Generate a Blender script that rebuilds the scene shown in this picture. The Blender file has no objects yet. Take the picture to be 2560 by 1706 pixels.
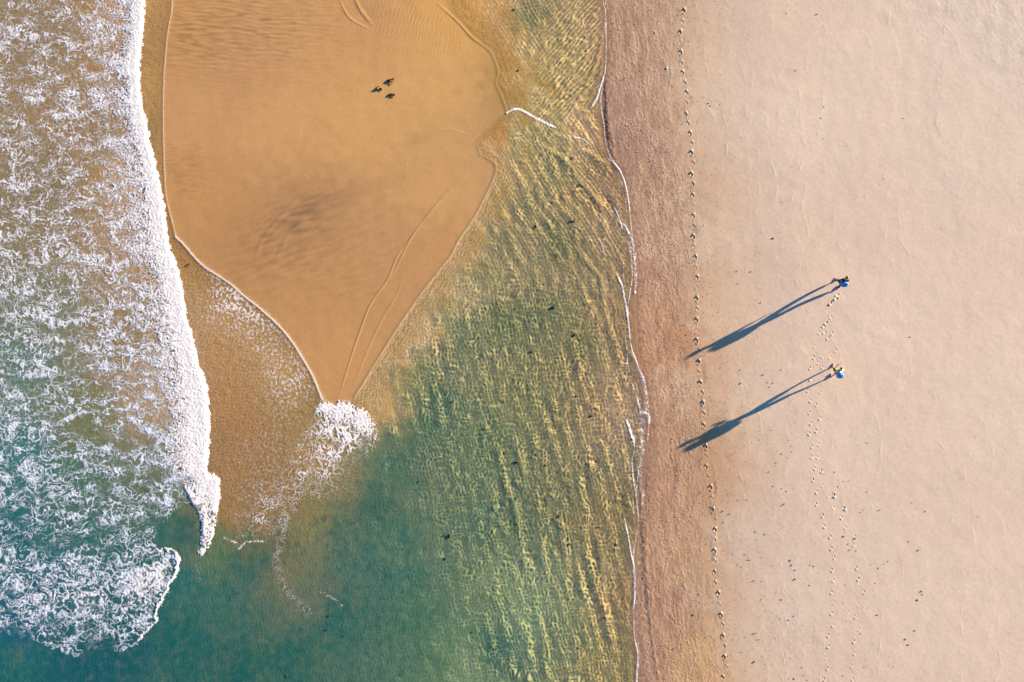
import bpy, bmesh, math, random
import numpy as np
from mathutils import Vector, Matrix

# ---------------------------------------------------------------- camera, sky, sun, exposure
scene = bpy.context.scene
CAM_H = 54.0
SUN_AZ = math.radians(27.4)      # the sun stands to the east-north-east of the beach
SUN_EL = math.radians(8.4)
cam_d = bpy.data.cameras.new("camera"); cam = bpy.data.objects.new("camera", cam_d)
scene.collection.objects.link(cam)
cam.location = (0, 0, CAM_H); cam.rotation_euler = (0, 0, 0)
cam_d.sensor_width = 36.0
cam_d.lens = 36.0 * CAM_H / (2560 * 0.02714)
cam_d.clip_start = 0.5; cam_d.clip_end = 12000
scene.camera = cam

world = bpy.data.worlds.new("World"); scene.world = world; world.use_nodes = True
wt = world.node_tree; wt.nodes.clear()
sky = wt.nodes.new("ShaderNodeTexSky"); sky.sky_type = 'NISHITA'; sky.sun_disc = False
sky.sun_elevation = SUN_EL; sky.sun_rotation = math.radians(90) - SUN_AZ
sky.air_density = 1.0; sky.dust_density = 0.3; sky.ozone_density = 4.5
bg = wt.nodes.new("ShaderNodeBackground"); bg.inputs[1].default_value = 0.05
wo = wt.nodes.new("ShaderNodeOutputWorld")
wt.links.new(sky.outputs[0], bg.inputs[0]); wt.links.new(bg.outputs[0], wo.inputs[0])

sun_d = bpy.data.lights.new("sun", 'SUN'); sun_d.energy = 5.0; sun_d.angle = math.radians(0.5)
sun_d.color = (1.0, 0.71, 0.44)
sun = bpy.data.objects.new("sun", sun_d); scene.collection.objects.link(sun)
sv = Vector((math.cos(SUN_AZ) * math.cos(SUN_EL), math.sin(SUN_AZ) * math.cos(SUN_EL), math.sin(SUN_EL)))
sun.location = sv * 60
sun.rotation_euler = sv.to_track_quat('Z', 'Y').to_euler()

scene.view_settings.view_transform = 'Standard'; scene.view_settings.look = 'None'
scene.view_settings.gamma = 1.0
scene.view_settings.exposure = 2.58
LIT = np.array([1.46, 1.23, 1.166])     # what a white flat surface shows under this sun and sky: turns picture tones into base colours
# ---------------------------------------------------------------- FIELDS
# Map coordinates: u to the right (east), v down (south), in units of S metres; (1280,853) is the world origin.
S = 0.02714
STEP = 1.6
U0, U1, V0, V1 = -300.0, 2860.0, -220.0, 1926.0
us = np.arange(U0, U1 + 1, STEP); vs = np.arange(V0, V1 + 1, STEP)
U, V = np.meshgrid(us, vs)
U = U.astype(np.float32); V = V.astype(np.float32)
NV, NU = U.shape


def sm(a, b, x):
    t = np.clip((x - a) / (b - a), 0, 1)
    return t * t * (3 - 2 * t)

def bil(arr, x, y):
    """bilinear sample with wrap, x/y in array indices"""
    h, w = arr.shape
    x0 = np.floor(x).astype(np.int32); y0 = np.floor(y).astype(np.int32)
    fx = (x - x0).astype(np.float32); fy = (y - y0).astype(np.float32)
    x0 %= w; y0 %= h; x1 = (x0 + 1) % w; y1 = (y0 + 1) % h
    return (arr[y0, x0] * (1 - fx) + arr[y0, x1] * fx) * (1 - fy) + (arr[y1, x0] * (1 - fx) + arr[y1, x1] * fx) * fy

def fft_noise(seed, wl, kind='band', bw=0.45, ax=1.0, ang=0.0, beta=1.6, shape=None, step=STEP):
    """zero-mean unit-variance noise; ang (degrees) is the direction the features are stretched along by ax"""
    h, w = shape or (NV, NU)
    r = np.random.default_rng(seed)
    f = np.fft.rfft2(r.standard_normal((h, w)).astype(np.float32))
    ky = np.fft.fftfreq(h, step)[:, None]; kx = np.fft.rfftfreq(w, step)[None, :]
    a = math.radians(ang)
    k1 = (kx * math.cos(a) + ky * math.sin(a)) * ax
    k2 = (-kx * math.sin(a) + ky * math.cos(a))
    k = np.sqrt(k1 * k1 + k2 * k2) + 1e-9
    if kind == 'band':
        g = np.exp(-(np.log(k * wl) ** 2) / (2 * bw * bw))
    else:
        g = (1 + (k * wl) ** 2) ** (-beta / 2) * np.exp(-(k * step * 1.6) ** 2)
    g[0, 0] = 0
    n = np.fft.irfft2(f * g, s=(h, w)).astype(np.float32)
    return n / n.std()

def wave_noise(seed, wl, dirdeg, spread=12, bw=0.25, shape=None, step=STEP):
    """long-crested waves: wave vector near dirdeg"""
    h, w = shape or (NV, NU)
    r = np.random.default_rng(seed)
    f = np.fft.rfft2(r.standard_normal((h, w)).astype(np.float32))
    ky = np.fft.fftfreq(h, step)[:, None]; kx = np.fft.rfftfreq(w, step)[None, :]
    k = np.sqrt(kx * kx + ky * ky) + 1e-9
    th = np.degrees(np.arctan2(ky, kx)) - dirdeg
    th = (th + 90) % 180 - 90
    g = np.exp(-(np.log(k * wl) ** 2) / (2 * bw * bw) - th ** 2 / (2 * spread ** 2))
    g[0, 0] = 0
    n = np.fft.irfft2(f * g, s=(h, w)).astype(np.float32)
    return n / n.std()

def worley(seed, x, y, c, jit=1.0):
    """returns F1, F2 in cell units"""
    r = np.random.default_rng(seed)
    N = 128
    P = (.5 + jit * (r.random((N, N, 2)) - .5)).astype(np.float32)
    gx = x / c; gy = y / c
    ix = np.floor(gx).astype(np.int32); iy = np.floor(gy).astype(np.int32)
    f1 = np.full(x.shape, 9., np.float32); f2 = f1.copy()
    for dy in (-1, 0, 1):
        for dx in (-1, 0, 1):
            p = P[(iy + dy) % N, (ix + dx) % N]
            d = np.hypot(ix + dx + p[..., 0] - gx, iy + dy + p[..., 1] - gy)
            f2 = np.minimum(f2, np.maximum(f1, d)); f1 = np.minimum(f1, d)
    return f1, f2

def zero_dist(f, step):
    gy_, gx_ = np.gradient(f, step); g = np.hypot(gx_, gy_)
    return np.abs(f) / (g + .3 * np.sqrt((g * g).mean()))

def poly_sdf(pts, closed=True, cs=8.0):
    """signed distance (positive inside) or plain distance of an open line, sampled on a coarse grid"""
    cx = np.arange(U0 - cs, U1 + 2 * cs, cs); cy = np.arange(V0 - cs, V1 + 2 * cs, cs)
    A, B = np.meshgrid(cx, cy)
    d = np.full(A.shape, 1e9); ins = np.zeros(A.shape, bool)
    n = len(pts)
    for i in range(n if closed else n - 1):
        x0, y0 = pts[i]; x1, y1 = pts[(i + 1) % n]
        ex, ey = x1 - x0, y1 - y0
        L = ex * ex + ey * ey + 1e-9
        t = np.clip(((A - x0) * ex + (B - y0) * ey) / L, 0, 1)
        d = np.minimum(d, np.hypot(A - x0 - t * ex, B - y0 - t * ey))
        if closed and y0 != y1:
            c = ((y0 <= B) & (B < y1)) | ((y1 <= B) & (B < y0))
            ins ^= c & (A < x0 + (B - y0) * ex / (y1 - y0))
    s = np.where(ins, d, -d) if closed else d
    return (s.astype(np.float32), cs)

def samp(c, x, y):
    arr, cs = c
    gx = np.clip((x - (U0 - cs)) / cs, 0, arr.shape[1] - 1.001)
    gy = np.clip((y - (V0 - cs)) / cs, 0, arr.shape[0] - 1.001)
    return bil(arr, gx, gy)

def smooth_line(pts, n=6):
    """Catmull-Rom through pts"""
    p = [pts[0]] + list(pts) + [pts[-1]]
    out = []
    for i in range(1, len(p) - 2):
        for k in range(n):
            t = k / n
            q = []
            for a in (0, 1):
                p0, p1, p2, p3 = p[i - 1][a], p[i][a], p[i + 1][a], p[i + 2][a]
                q.append(.5 * (2 * p1 + (p2 - p0) * t + (2 * p0 - 5 * p1 + 4 * p2 - p3) * t * t + (3 * p1 - p0 - 3 * p2 + p3) * t ** 3))
            out.append(tuple(q))
    out.append(tuple(pts[-1]))
    return out

def line_dist(pts, margin, x, y):
    """exact distance to an open line, only near it; also the parameter 0..1 along it"""
    P = np.array(pts)
    d = np.full(x.shape, 1e3, np.float32); tt = np.zeros(x.shape, np.float32)
    seg = np.hypot(*(P[1:] - P[:-1]).T); cum = np.concatenate([[0], np.cumsum(seg)])
    x_0 = x[0, 0]; dx = x[0, 1] - x[0, 0]; y_0 = y[0, 0]; dy = y[1, 0] - y[0, 0]
    for i in range(len(P) - 1):
        a = np.minimum(P[i], P[i + 1]) - margin; b = np.maximum(P[i], P[i + 1]) + margin
        i0 = max(0, int((a[0] - x_0) / dx)); i1 = min(x.shape[1], int((b[0] - x_0) / dx) + 2)
        j0 = max(0, int((a[1] - y_0) / dy)); j1 = min(x.shape[0], int((b[1] - y_0) / dy) + 2)
        if i1 <= i0 or j1 <= j0: continue
        xs_, ys_ = x[j0:j1, i0:i1], y[j0:j1, i0:i1]
        e = P[i + 1] - P[i]; L = e @ e + 1e-9
        t = np.clip(((xs_ - P[i, 0]) * e[0] + (ys_ - P[i, 1]) * e[1]) / L, 0, 1)
        dd = np.hypot(xs_ - P[i, 0] - t * e[0], ys_ - P[i, 1] - t * e[1])
        m = dd < d[j0:j1, i0:i1]
        d[j0:j1, i0:i1][m] = dd[m]
        tt[j0:j1, i0:i1][m] = ((cum[i] + t * seg[i]) / cum[-1])[m]
    return d, tt

def curve(tab, v):
    t = np.array(tab, float)
    # resample through Catmull-Rom for smooth bends
    return np.interp(v, t[:, 0], t[:, 1])

def srgb(c):
    c = np.asarray(c, float) / 255.0
    return np.where(c <= 0.04045, c / 12.92, ((c + 0.055) / 1.055) ** 2.4)

def colour_map(pts, cs=24.0, p=3.2):
    cx = np.arange(U0 - cs, U1 + 2 * cs, cs); cy = np.arange(V0 - cs, V1 + 2 * cs, cs)
    A, B = np.meshgrid(cx, cy)
    num = np.zeros(A.shape + (3,)); den = np.zeros(A.shape)
    for (x, y, c) in pts:
        w = 1.0 / ((A - x) ** 2 + (B - y) ** 2 + 28 ** 2) ** (p / 2)
        c = [(q * .99 if q > 50 else q + (50 - q) * .3) for q in c]
        num += w[..., None] * srgb(c); den += w
    m = (num / den[..., None]).astype(np.float32)
    return [(np.ascontiguousarray(m[..., i]), cs) for i in range(3)]

def samp3(cm, x, y):
    return np.stack([samp(c, x, y) for c in cm], -1)

# ---- the lines of the beach -------------------------------------------------
FRONT = [(-300,368),(0,363),(90,357),(160,350),(220,351),(270,358),(310,369),(350,374),(400,387),(450,398),(500,408),(560,416),(600,420),(642,433),(682,447),(723,457),(764,463),(805,469),(825,478),(866,488),(907,496),(927,506),(968,518),(1009,522),(1050,525),(1090,524),(1131,522),(1172,519),(1187,521),(1190,544),(1200,549),(1229,551),(1270,546),(1311,541),(1352,533),(1376,516),(1392,503)]
SWASH = [(-300,440),(0,431),(41,427),(82,420),(122,416),(184,411),(245,409),(327,409),(367,410),(408,411),(449,413),(490,416),(531,425),(571,435),(592,440)]
SWASH2 = [(440,592),(461,613),(486,642),(510,666),(547,690),(580,713),(608,738),(651,772),(700,817),(733,858),(761,903),(782,940),(794,968),(806,999)]
CH_UP = [(1090,-220),(1105,-60),(1118,0),(1136,45),(1171,86),(1211,118),(1228,135),(1242,171),(1243,188),(1237,208),(1248,233),(1263,268)]
CH_MID = [(1263,272),(1265,285),(1252,290),(1211,331),(1192,347),(1194,372),(1200,392)]
CH_LOW = [(1200,392),(1216,397),(1234,408),(1239,422),(1229,453),(1209,494),(1193,527),(1167,567),(1146,596),(1126,637),(1112,654),(1067,711),(1031,760),(990,821),(957,874),(924,927),(904,960),(886,989)]
SHORE = [(-220,1500),(0,1510),(41,1515),(147,1517),(180,1514),(208,1507),(250,1503),(290,1507),(318,1512),(347,1514),(384,1523),(408,1536),(429,1552),(461,1564),(502,1572),(547,1577),(606,1583),(675,1588),(765,1588),(855,1592),(924,1602),(949,1611),(990,1617),(1035,1623),(1045,1624),(1071,1622),(1140,1618),(1241,1606),(1303,1602),(1413,1592),(1474,1589),(1527,1586),(1597,1589),(1646,1597),(1706,1593),(1926,1600)]

front_poly = [(-700,-400),(368,-400)] + [(x, y) for y, x in FRONT] + [(499,1384),(499,1352),(500,1319),(497,1286),(488,1272),(470,1262),(451,1274),(430,1290),(408,1311),(392,1335),(384,1360),(400,1372),(424,1368),(441,1378),(449,1392),(447,1413),(441,1441),(426,1458),(420,1478),(408,1499),(396,1519),(392,1535),(394,1552),(380,1568),(359,1588),(347,1609),(327,1621),(302,1631),(261,1627),(220,1634),(184,1644),(143,1629),(102,1609),(41,1588),(0,1584),(-300,1560),(-700,1540)]
clash_poly = [(800,1000),(812,1004),(830,1010),(842,1004),(865,1003),(882,1005),(884,1020),(902,1023),(918,1027),(929,1046),(938,1062),(945,1085),(945,1110),(925,1140),(918,1190),(880,1215),(840,1235),(800,1250),(760,1240),(715,1330),(660,1352),(600,1340),(575,1300),(600,1250),(650,1195),(720,1130),(765,1075),(785,1030)]

SDF_FRONT = poly_sdf(front_poly, cs=5.0)
SDF_CLASH = poly_sdf(clash_poly, cs=5.0)
# wet area: everything under water or under the thin swash sheet
wet_poly = [(-900,-600),(440,-600)] + [(x, y) for y, x in SWASH] + SWASH2[1:] + [(830,1012),(842,1004),(882,1004)] + CH_LOW[::-1][:-1] + CH_MID[::-1] + CH_UP[::-1][1:] + [(1090,-600),(1500,-600)] + [(x, y) for y, x in SHORE] + [(1600,2400),(-900,2400)]
SDF_WET = poly_sdf(wet_poly, cs=5.0)

WATER_PTS = [
 (100,100,(150,125,92)),(250,300,(152,121,84)),(320,180,(168,128,86)),(100,500,(141,120,88)),(330,600,(172,136,98)),(100,800,(122,125,98)),(300,850,(150,125,88)),(50,900,(98,124,108)),(200,1050,(118,120,80)),(380,1000,(182,146,110)),(450,900,(190,160,130)),
 (-200,300,(140,122,92)),(-200,900,(80,115,105)),(-200,1400,(10,98,105)),
 (60,1150,(42,118,116)),(200,1200,(72,115,95)),(380,1230,(98,115,88)),(450,1180,(130,125,95)),(50,1300,(22,106,110)),(250,1350,(38,106,96)),(400,1320,(60,110,92)),(470,1330,(48,96,88)),(150,1450,(10,102,106)),(350,1450,(16,100,96)),(50,1550,(5,96,108)),(300,1600,(5,90,90)),(50,1680,(22,104,92)),(200,1680,(6,92,92)),(450,1450,(38,110,94)),(450,1600,(22,100,84)),(550,1500,(68,110,86)),(600,1430,(66,106,84)),(520,1375,(115,125,80)),(560,1400,(95,118,78)),(600,1690,(26,96,80)),(700,1650,(44,102,80)),(850,1550,(56,106,84)),(900,1400,(80,114,90)),(780,1320,(140,128,78)),(710,1430,(140,118,76)),(780,1480,(118,114,82)),(640,1400,(82,106,82)),(860,1330,(92,116,90)),(960,1350,(84,120,90)),(1000,1150,(62,102,80)),(960,1170,(72,112,88)),(940,1250,(50,98,86)),(985,1330,(60,105,85)),(1000,1450,(74,112,86)),(1050,1550,(76,112,80)),(1100,1650,(80,115,80)),(1150,1650,(108,134,92)),(1240,1620,(48,98,82)),(1320,1560,(112,135,92)),(1400,1600,(105,118,75)),(1500,1650,(134,118,62)),(1560,1500,(150,118,66)),(1500,1300,(132,110,60)),(1400,1250,(105,106,66)),(1300,1300,(92,108,72)),(1200,1300,(74,108,80)),(1300,1450,(110,130,88)),(1200,1100,(80,108,70)),(1100,1000,(66,104,76)),(1060,1080,(62,102,78)),(1300,1000,(108,112,66)),(1400,1000,(118,108,66)),(1500,1000,(142,112,66)),(1550,1000,(165,126,80)),(1600,1010,(150,118,100)),(1550,800,(152,116,70)),(1450,850,(112,106,60)),(1350,800,(94,102,66)),(1250,800,(88,102,62)),(1150,850,(86,106,70)),(1050,930,(95,110,68)),(1010,960,(130,125,75)),(950,1000,(186,146,88)),(925,1010,(195,150,92)),(1050,810,(196,154,102)),(1100,730,(196,154,102)),(1000,880,(200,152,100)),(1110,780,(130,125,76)),(1150,700,(165,140,86)),(1200,680,(115,112,66)),(1250,600,(108,106,66)),(1180,600,(180,146,92)),(1240,500,(150,130,76)),(1300,500,(112,106,62)),(1400,600,(102,102,62)),(1480,650,(128,110,64)),(1520,620,(152,118,76)),(1550,560,(165,125,86)),(1250,430,(195,148,86)),(1300,380,(132,122,68)),(1220,380,(204,150,92)),(1230,330,(205,150,90)),(1400,420,(126,116,62)),(1500,430,(148,114,66)),(1480,500,(146,112,60)),(1530,480,(160,115,78)),(1450,330,(182,142,80)),(1500,340,(202,146,90)),(1350,330,(126,122,66)),(1290,290,(182,150,86)),(1290,240,(188,146,80)),(1270,180,(196,146,78)),(1255,100,(196,144,76)),(1230,30,(190,140,76)),(1190,60,(214,160,92)),(1160,0,(214,160,92)),(1255,200,(206,152,86)),(1290,130,(184,144,78)),(1240,130,(212,158,92)),(1320,240,(172,138,74)),(1290,330,(165,138,78)),(1260,340,(204,150,88)),(1255,480,(170,138,80)),(1215,480,(202,150,92)),(1190,560,(196,148,90)),(1150,640,(196,150,96)),(1220,300,(210,154,92)),(1180,20,(216,162,94)),(1140,-100,(216,162,94)),(1280,60,(128,112,66)),(1330,40,(112,106,62)),(1400,100,(150,126,66)),(1450,200,(162,132,66)),(1500,100,(184,138,84)),(1350,180,(146,126,60)),(1400,260,(162,132,62)),(1490,220,(172,132,72)),(1480,290,(190,142,82)),
 (395,-50,(204,156,98)),(395,200,(206,158,98)),(400,450,(204,156,98)),(450,640,(190,142,88)),(600,800,(192,148,102)),(550,1000,(178,132,88)),(600,1100,(172,124,80)),(560,1180,(172,124,76)),(570,1280,(170,122,62)),(700,1200,(160,120,72)),(660,1300,(158,112,58)),(640,1370,(110,110,74)),(750,900,(200,156,104)),(540,880,(184,138,92)),(800,1150,(178,136,80)),(850,1200,(140,126,84))]
GROUND_PTS = [
 (460,100,(202,152,96)),(500,300,(206,156,106)),(700,300,(212,162,106)),(900,300,(214,164,104)),(1100,200,(214,166,104)),(1000,600,(196,150,100)),(800,720,(198,148,96)),(700,850,(200,150,96)),(850,900,(204,154,100)),(600,600,(192,142,92)),(760,540,(186,140,96)),(500,450,(202,150,96)),(900,50,(206,156,102)),(1150,50,(218,166,96)),(1100,650,(200,150,98)),(1080,480,(208,160,102)),(600,180,(200,150,102)),
 (200,800,(190,140,90)),(400,1300,(150,120,70)),(800,1500,(120,110,70)),(1300,900,(150,130,80)),(1300,1500,(130,120,75)),(1300,200,(180,140,80)),(900,1200,(160,130,80)),
 (1545,60,(184,142,116)),(1580,100,(192,150,122)),(1640,100,(202,164,136)),(1526,330,(146,112,98)),(1545,400,(170,130,108)),(1560,300,(180,140,118)),(1600,300,(194,154,128)),(1600,500,(190,148,120)),(1602,700,(182,136,112)),(1650,620,(202,162,134)),(1640,780,(202,154,118)),(1640,900,(194,142,106)),(1672,850,(192,140,104)),(1700,960,(214,176,146)),(1640,1060,(190,140,110)),(1690,1120,(192,148,114)),(1630,1200,(184,138,112)),(1660,1250,(190,140,108)),(1710,1250,(202,158,122)),(1640,1500,(184,138,112)),(1700,1400,(204,160,122)),(1740,1640,(212,166,116)),(1730,1600,(208,166,122)),(1700,1540,(186,136,110)),(1630,1650,(180,138,114)),(1760,1500,(204,170,140)),
 (1720,100,(208,174,146)),(1680,300,(202,162,134)),(1750,300,(214,182,154)),(1760,200,(216,184,156)),(1780,600,(216,184,158)),(1730,480,(208,172,144)),(1900,1000,(218,188,162)),(1800,800,(216,182,154)),(2000,300,(224,198,172)),(2200,800,(224,196,172)),(2400,300,(216,192,172)),(2500,80,(204,188,176)),(2420,60,(208,190,176)),(2500,1000,(224,198,174)),(2000,1500,(210,182,160)),(1850,1350,(208,180,158)),(1850,1600,(208,176,150)),(2200,1350,(214,186,162)),(2300,1500,(220,192,168)),(2500,1500,(220,192,170)),(2200,200,(222,196,170)),(2100,1100,(220,192,166))]
CM_W = colour_map(WATER_PTS)
CM_G = colour_map(GROUND_PTS)

# ---- foam ---------------------------------------------------------------------
FSTEP = 1.5
fu = np.arange(-230.0, 1010.0, FSTEP); fv = np.arange(-180.0, 1890.0, FSTEP)
FU, FV = np.meshgrid(fu, fv); FU = FU.astype(np.float32); FV = FV.astype(np.float32)
FSH = FU.shape
def fn(seed, wl, **k): return fft_noise(seed, wl, shape=FSH, step=FSTEP, **k)

def blob(x, y, cx, cy, rx, ry, a=0):
    a = math.radians(a); dx = x - cx; dy = y - cy
    p = dx * math.cos(a) + dy * math.sin(a); q = -dx * math.sin(a) + dy * math.cos(a)
    return np.exp(-(p / rx) ** 2 - (q / ry) ** 2)

def build_foam():
    w1 = fn(11, 70, bw=.3); w2 = fn(12, 70, bw=.3); w3 = fn(13, 22, bw=.3); w4 = fn(14, 22, bw=.3)
    w5 = fn(15, 11, bw=.25); w6 = fn(16, 11, bw=.25)
    x = FU + 10 * w1 + 4.0 * w3 + 1.3 * w5; y = FV + 7 * w2 + 3.0 * w4 + 1.1 * w6
    dF = samp(SDF_FRONT, FU, FV) + .8 * fn(21, 9, bw=.35) + 1.6 * fn(20, 26, bw=.3) + .7 * fn(19, 5, bw=.3)
    fx = np.interp(FV, [p[0] for p in FRONT], [p[1] for p in FRONT]) - FU      # distance behind the breaking front
    top = 1 - sm(750, 1250, FV + 60 * w1)
    near = sm(190, 60, fx) * sm(1260, 1180, FV)
    gx = (x - FU[0, 0]) / FSTEP; gy = (y - FV[0, 0]) / FSTEP
    # stretched lace in the north, round cells in the south, small tangled threads behind the front
    f1, f2 = worley(5, x / 1.9, y, 13.5); la = (f2 - f1)
    f1, f2 = worley(6, x / 1.3, y, 18.0); lb = (f2 - f1)
    f1, f2 = worley(7, x / 1.35, y, 8.0); lc = (f2 - f1)
    ra = np.abs(bil(fn(22, 30, bw=.28, ax=2.0, ang=4), gx, gy)); rb = np.abs(bil(fn(23, 13, bw=.25, ax=1.5, ang=-8), gx, gy)); rc = np.abs(bil(fn(29, 40, bw=.3, ax=1.3), gx, gy))
    f1, f2 = worley(8, x / 2.2 + 40, y, 31.0); ld = f2 - f1
    net1 = la * top + lb * (1 - top)
    far = np.minimum(np.minimum(net1, lc * .9 + .16), ld * 1.5) + .06 * np.minimum(ra * top + rc * (1 - top), 1.3) + .04 * np.minimum(rb, 1.2)
    nr = np.minimum(lc * .8, la * 1.1) + .16 * np.minimum(rb, 1.3) + .05 * np.minimum(ra, 1.2)
    def rank(q):
        r = np.sort(q[::7, ::7].ravel()); return np.interp(q, r, np.linspace(0, 1, r.size)).astype(np.float32)
    field = rank(far) * (1 - near) + rank(nr) * near
    big = fn(24, 110, bw=.4, ax=1.5); mid = fn(25, 42, bw=.3, ax=1.7); ragg = fn(26, 5.5, bw=.3)
    # coverage, 0..1
    wd = np.interp(FV, [0, 500, 900, 1150, 1300], [44, 56, 80, 100, 30])
    wl_ = np.interp(FV, [0, 500, 900, 1150, 1400], [110, 150, 170, 160, 60])
    c = np.clip(fx, 0, None)
    dens = .40 + .05 * sm(300, 700, FV) + .45 * np.exp(-(c / wd) ** 2) + .22 * np.exp(-(c / wl_) ** 2) + .5 * np.exp(-(c / (wd * .45)) ** 2)
    dens += .06 * sm(200, 50, FU) * sm(500, 800, FV)
    dens -= .14 * blob(FU, FV, 360, 1150, 80, 60) + .10 * blob(FU, FV, 230, 1090, 90, 50)
    # the old foam of the outer wave in the south west
    s = sm(1230, 1330, FV) * sm(-40, 30, dF + 40)
    d2 = .34 + .24 * blob(FU, FV, 240, 1500, 260, 80, -14) + .25 * blob(FU, FV, 390, 1440, 60, 100, 20) + .22 * blob(FU, FV, 60, 1440, 200, 100) - .30 * blob(FU, FV, 150, 1375, 50, 36) - .20 * blob(FU, FV, 60, 1590, 160, 40) + .10 * blob(FU, FV, 400, 1330, 80, 60)
    dens = dens * (1 - s) + d2 * s
    # the white tail of the breaker
    tail = sm(-3, 3, np.minimum(dF, FU - np.interp(FV, [1180, 1240, 1290, 1392], [440, 470, 497, 500]))) * sm(1150, 1235, FV) * (1 - sm(1388, 1396, FV))
    dens = np.maximum(dens, .95 * tail)
    lip2 = sm(9, 2, dF) * sm(1360, 1385, FV) * sm(1640, 1600, FV) * sm(250, 330, FU)
    dens = dens + .7 * lip2
    # dark trough behind the tail, at the corner of the two waves
    dens -= .55 * blob(FU, FV, 462, 1300, 42, 50) * (1 - tail)
    thr = dens + (.10 * big + .10 * mid) * sm(1.1, .7, dens) + .02 * ragg
    f = (thr - field) * .5
    f = np.maximum(f, (dens - .95) * 1.2)
    edge = sm(-1.0, 3.5, dF)
    f = np.where(dF > -1, f, -1) - (1 - edge) * .3
    # ---- the clash of the two swashes
    dC = samp(SDF_CLASH, FU, FV) + 3.0 * fn(27, 14, bw=.5) + 2.5 * fn(28, 7, bw=.5)
    st = fn(31, 20, bw=.2, ax=2.6, ang=128); st2 = fn(32, 22, bw=.2, ax=2.6, ang=78); st3 = fn(33, 26, bw=.25, ax=1.4, ang=100)
    wgt = sm(760, 860, FU)
    hx = (FU - FU[0, 0] + 5 * w3 + 1.0 * w5) / FSTEP; hy = (FV - FV[0, 0] + 5 * w4 + 1.0 * w6) / FSTEP
    stx = (bil(st, hx, hy) * (1 - wgt) + bil(st2, hx, hy) * wgt) / np.sqrt((1 - wgt) ** 2 + wgt ** 2)
    sty = bil(st3, hx, hy)
    dl1 = zero_dist(stx, FSTEP); dl2 = zero_dist(sty, FSTEP)
    dc = .07 + .95 * blob(FU, FV, 848, 1014, 55, 17, 5) + .35 * blob(FU, FV, 860, 1045, 60, 35) + .60 * blob(FU, FV, 915, 1060, 22, 38, -25) + .30 * blob(FU, FV, 850, 1100, 75, 75) + .14 * blob(FU, FV, 760, 1200, 80, 60, -45) + .12 * blob(FU, FV, 665, 1290, 60, 50, -40)
    dc -= .15 * blob(FU, FV, 900, 1180, 40, 50)
    fc = np.maximum(dc * 6.5 * (1 + .25 * mid) - dl1, dc * 4.5 - 1.0 - dl2) * .09 + .012 * ragg
    fc = np.where(dC > 0, fc - (1 - sm(0, 4, dC)) * .2, -1)
    # ---- flecks in the thin swash and drifting bubbles
    n1 = fn(41, 20.0, bw=.2, ax=1.4, ang=62); n2 = fn(42, 20.0, bw=.2, ax=1.4, ang=140)
    mixn = sm(-.5, .5, fn(43, 50))
    fl = bil(n1, hx, hy) * mixn + bil(n2, hx, hy) * (1 - mixn)
    gate = fn(44, 13, bw=.3) + .4 * mid
    fleck = (1.7 - 1.5 * np.clip(.7 - gate, 0, 3) - zero_dist(fl, FSTEP)) * .07 + .01 * ragg
    w = SDF_WET
    dW = samp(SDF_WET, FU, FV)
    inSw = sm(0, 8, -dF) * sm(4, 16, dW) * (FV < 1260)
    df = .16 * blob(FU, FV, 640, 830, 130, 75, 48) + .15 * blob(FU, FV, 560, 760, 60, 80, 30) + .16 * blob(FU, FV, 730, 960, 70, 90, 60) + .10 * blob(FU, FV, 590, 740, 120, 30, 42) + .10 * blob(FU, FV, 660, 1130, 110, 70, -30) + .12 * blob(FU, FV, 640, 1270, 60, 60) - .10 * blob(FU, FV, 540, 960, 60, 90) - .14
    ff = np.where(inSw > .01, fleck + df * .9 + .02, -1)
    # beaded lip of the swash, and drifting scum lines
    ln = [(SWASH2, 2.0, .34, 1), ([(x, y) for y, x in SWASH], 1.8, .22, 1), (SWASH2, 11.0, .16, 10), ([(700,1240),(712,1300),(704,1350),(690,1400),(700,1440),(715,1475),(740,1500),(770,1530)], 16.0, .15, 2),
          ([(560,1345),(590,1358),(597,1372),(618,1356),(665,1353)], 3.5, .3, 3),
          ([(498,1392),(492,1420),(500,1450)], 8.0, .12, 5), ([(800,1480),(830,1495),(855,1515)], 5.0, .18, 7),
          ([(560,1270),(600,1290),(655,1285),(690,1240),(760,1190),(800,1130)], 9.0, .13, 8),([(590,1345),(640,1330),(690,1290),(720,1220)], 9.0, .12, 9)]
    for pts, wid, amp, sd in ln:
        d, t = line_dist(smooth_line(pts), wid * 4 + 8, FU, FV)
        g = amp * np.exp(-(d / wid) ** 2)
        f3 = np.where(d < wid * 3, (-np.minimum(dl2, 4) * .05 + .03 * ragg + g - .07) if sd != 1 else (g - .12 + .03 * ragg), -1)
        ff = np.maximum(ff, f3)
    out = np.maximum(np.maximum(f, fc), ff)
    relief = dict(field=field, solid=np.clip(dens, 0, 1), dF=dF, dC=dC, ragg=ragg)
    return out, relief

# ---- water and sand relief -----------------------------------------------------
SX, SY = math.cos(SUN_AZ), -math.sin(SUN_AZ)      # towards the sun in map coordinates

def relief_along_sun(p):
    """height (in map units) whose slope towards the sun is -p"""
    f = np.fft.rfft2(p)
    ky = 2 * np.pi * np.fft.fftfreq(NV, STEP)[:, None]; kx = 2 * np.pi * np.fft.rfftfreq(NU, STEP)[None, :]
    ks = kx * SX + ky * SY
    e = 2 * np.pi / 70
    h = -f * (-1j * ks) / (ks * ks + e * e)
    h[0, 0] = 0
    return np.fft.irfft2(h, s=(NV, NU)).astype(np.float32)

FADE = sm(0, 90, np.minimum(np.minimum(U - U0, U1 - U), np.minimum(V - V0, V1 - V)))

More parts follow.
